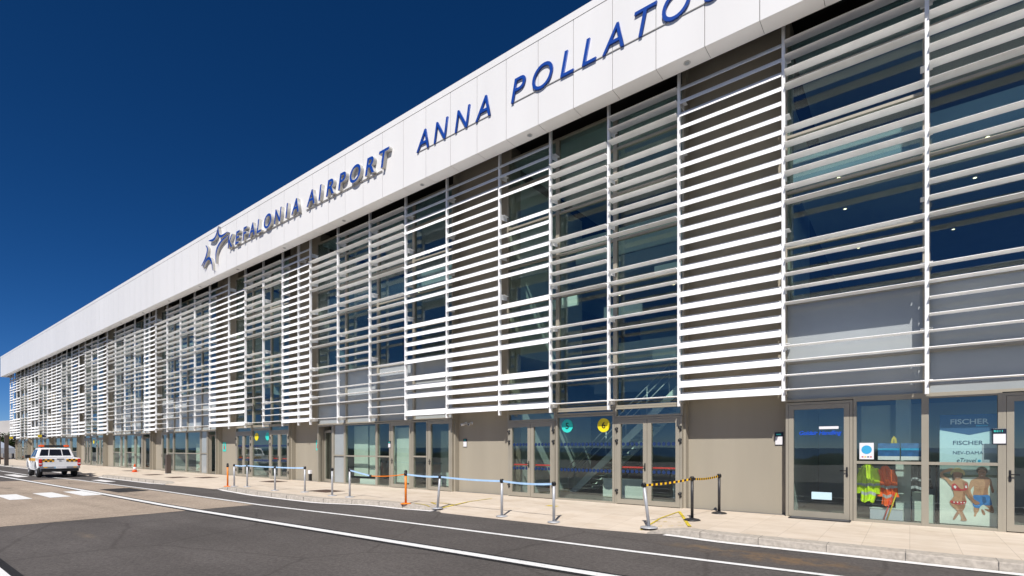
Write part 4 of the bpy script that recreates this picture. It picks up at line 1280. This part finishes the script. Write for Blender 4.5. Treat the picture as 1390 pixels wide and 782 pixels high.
# rear window: three panes on the sloped back
def back(yf, t): # yf -1..1 , t 0..1 up
    hw = (W - .02) * (1 - t) + (W - .20) * t
    return (1.60 + .24 * t - .004, yf * hw, 1.15 + .59 * t)
for a, b_ in ((-.84, -.40), (-.34, .34), (.40, .84)):
    quad_on('rear_window', [back(a, .22), back(b_, .22), back(b_, .86), back(a, .86)], 'truck_glass', -.012)
def sidep(x, t, s):
    hw = (W - .02) * (1 - t) + (W - .20) * t
    return (x, s * (hw + .003), 1.15 + .59 * t)
for s in (-1, 1):
    quad_on('side_window', [sidep(1.86, .10, s), sidep(2.66, .10, s), sidep(2.66, .84, s), sidep(2.02, .84, s)], 'truck_glass', .010 * s * 1)
    quad_on('side_window', [sidep(2.76, .10, s), sidep(3.74, .10, s), sidep(3.22, .84, s), sidep(2.76, .84, s)], 'truck_glass', .010 * s)
    mb = MB(); mb.box(3.38, 3.60, s * W if s > 0 else -W - .24, W + .24 if s > 0 else -W, 1.12, 1.32, bev=.03); mb.build('mirror', 'black', TR)
    mb = MB()
    mb.prism([(1.45, s * (W + .001), .95), (4.15, s * (W + .001), .95), (4.15, s * (W + .001), 1.12), (1.45, s * (W + .001), 1.12)], (0, .004 * s, 0))
    mb.build('side_stripe', 'amber', TR)
    ch = MB()
    for k in range(16):
        for r_ in range(2):
            if (k + r_) % 2: continue
            x0 = 1.46 + k * .168; z0 = .955 + r_ * .085
            ch.prism([(x0, s * (W + .0055), z0), (x0 + .10, s * (W + .0055), z0), (x0 + .10, s * (W + .0055), z0 + .05), (x0, s * (W + .0055), z0 + .05)], (0, .002 * s, 0))
    ch.build('side_chequer', 'ink_navy', TR)
    mb = MB()
    for dx in (2.70, 3.72): mb.box(dx - .004, dx + .004, min(s * W, s * (W + .003)), max(s * W, s * (W + .003)), .50, .985)
    mb.build('door_seam', 'joint', TR)
    mb = MB(); mb.box(2.42, 2.60, min(s * (W + .002), s * (W + .03)), max(s * (W + .002), s * (W + .03)), .90, .94, bev=.008); mb.build('door_handle', 'chrome', TR)
    for ax in (AX1, AX2):
        w_ = MB()
        y0 = s * (W - .24)
        prof = [(.22, 0), (.33, .0), (.375, .03), (.385, .12), (.375, .21), (.33, .24), (.22, .24)]
        w_.lathe([(r, (hh - .12)) for r, hh in prof], (ax, s * (W - .13), .385), 32, None, 'Y')
        wo = w_.build('wheel', 'rubber', TR)
        rm = MB()
        yy = s * (W - .13) + s * .10
        rm.lathe([(.225, -.012), (.225, .012), (.20, .015)], (ax, yy, .385), 28, None, 'Y')
        for k in range(6):
            a = k * math.pi / 3
            rm.tube((ax, yy + s * .02, .385), (ax + .19 * math.cos(a), yy + s * .02, .385 + .19 * math.sin(a)), .03, .024, n=8)
        rm.build('rim', 'rim', wo)
        fl = MB()
        ao = arch(ax, AR + .045, .50, 16); ai = arch(ax, AR - .01, .50, 16)
        fl.prism([(x, s * (W + .001), z) for x, z in ao] + [(x, s * (W + .001), z) for x, z in reversed(ai)], (0, s * .035, 0))
        fl.build('wheel_arch_flare', 'truck_white', TR)
    # lamps at the corners
    mb = MB(); mb.box(.025, .22, min(s * (W - .13), s * (W + .008)), max(s * (W - .14), s * (W + .008)), .70, 1.10, bev=.02); mb.build('tail_light', 'red_lens', TR)
    mb = MB(); mb.box(.020, .16, min(s * (W - .11), s * (W + .011)), max(s * (W - .11), s * (W + .011)), .80, .85, bev=.006); mb.build('reverse_lens', 'paper', TR)
    # tailgate chequers
    mb = MB(); y0, y1 = (s * .27, s * .785)
    lo_, hi_ = min(y0, y1), max(y0, y1)
    mb.box(.044, .0495, lo_, hi_, .93, 1.10); mb.build('tailgate_stripe', 'amber', TR)
    ch = MB()
    for k in range(5):
        for r_ in range(2):
            if (k + r_ + (s > 0)) % 2: continue
            q0 = lo_ + k * (hi_ - lo_) / 5
            ch.box(.040, .0435, q0, q0 + (hi_ - lo_) / 5, .93 + r_ * .085, 1.015 + r_ * .085)
    ch.build('tailgate_chequer', 'black', TR)
    mb = MB(); mb.box(-.052, -.045, min(s * .58, s * .74), max(s * .58, s * .74), .585, .635); mb.build('reflector', 'amber', TR)
mb = MB(); mb.box(-.045, .10, -W + .03, W - .03, .52, .66, bev=.02); mb.build('rear_bumper', 'chrome', TR)
mb = MB(); mb.box(-.01, .55, -W + .08, W - .08, .36, .515, bev=.02); mb.box(.6, 4.6, -.6, .6, .33, .44); mb.box(1.0, 1.36, -W + .2, W - .2, .33, .43); mb.box(4.1, 4.5, -W + .2, W - .2, .33, .43); mb.build('underbody', 'black', TR)
mb = MB(); mb.box(-.056, -.046, -.27, .27, .545, .655); pl = mb.build('number_plate', 'paper', TR)
mb = MB(); mb.box(-.0585, -.0565, .225, .268, .548, .652); mb.build('blue_band', 'ink_cyan', pl)
mb = MB(); mb.box(.030, .0495, -.16, .16, 1.075, 1.12, bev=.006); mb.build('tailgate_handle', 'black', TR)
mb = MB(); mb.box(.040, .0495, -.055, .055, .955, 1.005, bev=.004)
mb.build('tailgate_badge', 'chrome', TR)
lb = MB(); lb.box(2.10, 2.42, -.44, .44, 1.80, 1.92, bev=.03); lb.box(2.18, 2.34, -.60, -.55, 1.745, 1.80); lb.box(2.18, 2.34, .55, .60, 1.745, 1.80); lb.box(2.2, 2.32, -.6, .6, 1.79, 1.81)
lo = lb.build('light_bar', 'black', TR)
for s in (-1, 1):
    mb = MB(); mb.box(2.08, 2.44, min(s * .45, s * .70), max(s * .45, s * .70), 1.80, 1.93, bev=.03); mb.build('beacon_lens', 'red_lens2', lo)
mb = MB(); mb.tube((1.95, .3, 1.74), (1.85, .3, 2.25), .008, .004, n=6); mb.build('aerial', 'black', TR)

# ------------------------------------------------------------------ surroundings
def ridge(name, pts, depth, mat, seed, n_sub=40):
    """bumpy hill ridge along pts (x, y, h); real depth on both sides"""
    rnd = random.Random(seed); mb = MB(); rows_ = []
    P_ = []
    for (a, b_) in zip(pts, pts[1:]):
        for i in range(n_sub): P_.append([a[k] + (b_[k] - a[k]) * i / n_sub for k in range(3)])
    P_.append(list(pts[-1]))
    ph = [rnd.uniform(0, 9) for _ in range(4)]
    for i, (x, y, hh) in enumerate(P_):
        r = math.hypot(x, y); ux, uy = x / r, y / r
        hh = hh * (.75 + .15 * math.sin(i * .13 + ph[0]) + .10 * math.sin(i * .37 + ph[1])) + rnd.uniform(-.06, .06) * hh
        rows_.append([mb.bm.verts.new((x + ux * d * depth, y + uy * d * depth, ZR - .3 + hh * f)) for d, f in ((-1, 0), (-.6, .55), (-.25, .88), (0, 1), (.5, .7), (1, 0))])
    for a, b_ in zip(rows_, rows_[1:]):
        for j in range(5):
            f = mb.bm.faces.new((a[j], b_[j], b_[j + 1], a[j + 1])); f.smooth = True
    bmesh.ops.recalc_face_normals(mb.bm, faces=mb.bm.faces)
    return tag(mb.build(name, mat), kind='structure')
ridge('scrub', [(-420, -30, 3.2), (-160, -37, 2.1), (-60, -39, 1.9), (-20, -37, 1.5), (0, -38, 2.1), (30, -36, 1.4), (70, -40, 2.0), (200, -44, 2.6)], 3, 'hill', 2, 60)
sheet('sea', -4000, 4000, -4000, -70, ZR - .006, 'sea')
ridge('pale_hills', [(-420, -40, 4), (-400, 30, 19), (-390, 62, 21), (-385, 90, 22), (-360, 160, 20), (-300, 260, 8)], 50, 'pale_hill', 9, 14)

def tree(x, y, hgt, w, label, seed, n=3200):
    rnd = random.Random(seed)
    o = empty('bushy_tree', (x, y, ZR), label=label, cat='tree', group='trees past the far end of the terminal')
    mb = MB(); mb.tube((0, 0, 0), (.05, 0, hgt * .55), .13, .06, n=8)
    for k in range(5):
        a = k * 1.3; mb.tube((.03, 0, hgt * (.25 + .06 * k)), (w * .35 * math.cos(a), w * .35 * math.sin(a), hgt * (.55 + .07 * k)), .05, .02, n=6)
    mb.build('trunk', 'bark', o)
    mb = MB()
    cl = [(rnd.uniform(-.36, .36) * w, rnd.uniform(-.36, .36) * w, hgt * rnd.uniform(.35, .86), rnd.uniform(.16, .30) * w) for _ in range(11)]
    for i in range(n):
        cx, cy, cz, r = rnd.choice(cl)
        d = Vector((rnd.gauss(0, 1), rnd.gauss(0, 1), rnd.gauss(0, 1))).normalized() * r * rnd.uniform(.55, 1.08)
        p = Vector((cx, cy, cz)) + d
        s_ = rnd.uniform(.10, .20)
        q = Matrix.Rotation(rnd.uniform(0, 6), 3, 'Z') @ Matrix.Rotation(rnd.uniform(-1.2, 1.2), 3, 'X')
        mb.poly([p + q @ Vector(c) * s_ for c in ((-1, -.4, 0), (.2, -.5, .1), (1, .1, 0), (.1, .5, .12))])
    mb.build('crown', 'leaf', o)
tree(-121.5, 17.2, 4.6, 3.6, 'leafy dark tree directly left of the terminal end', 1)
tree(-124.5, 15.8, 4.1, 3.2, 'lower leafy tree cut by the left edge of the picture', 2)
tree(-117, 18.6, 3.2, 2.6, 'small leafy tree half behind the terminal end louvres', 3, 1800)
# sloping grey canopy sheet at the terminal end
CN = empty('ramp_canopy', (-104, 13.6, ZR), label='sloping grey sheet canopy past the far end of the terminal', cat='canopy')
mb = MB(); mb.prism([(-13, -1.2, 2.45), (2.2, -1.2, .95), (2.2, -1.2, 1.75), (-13, -1.2, 3.1)], (0, 2.2, 0)); mb.build('sheet', 'canopy', CN)
for xx in (-12, -5, 1.5):
    mb = MB(); mb.tube((xx, -1, 0), (xx, -1, 1.2), .05, n=8); mb.tube((xx, .8, 0), (xx, .8, 1.2), .05, n=8); mb.build('support', 'steel_grey', CN)
for i, (x, y, sc, lab) in enumerate(((-100, 12.2, 1.0, 'heap of terracotta rubble under the sloping canopy nearer the terminal'), (-112, 13.5, 1.3, 'heap of terracotta rubble under the high end of the canopy'))):
    o = empty('rubble_heap', (x, y, ZR), label=lab, cat='rubble', group='rubble heaps')
    rnd = random.Random(40 + i); mb = MB()
    for k in range(60):
        px, py = rnd.gauss(0, .8) * sc, rnd.gauss(0, .5) * sc
        z = max(0, .7 * sc * (1 - math.hypot(px, py * 1.4) / (2 * sc))) * rnd.random()
        s_ = rnd.uniform(.10, .25)
        vs = mb.box(px - s_, px + s_, py - s_ * .6, py + s_ * .6, z, z + s_, rnd.choice(['brick', 'concrete', 'brick', 'bark']))
        bmesh.ops.rotate(mb.bm, verts=vs, cent=(px, py, z), matrix=Matrix.Rotation(rnd.uniform(-.5, .5), 3, 'X') @ Matrix.Rotation(rnd.uniform(0, 3), 3, 'Z'))
    mb.build('stones', None, o)
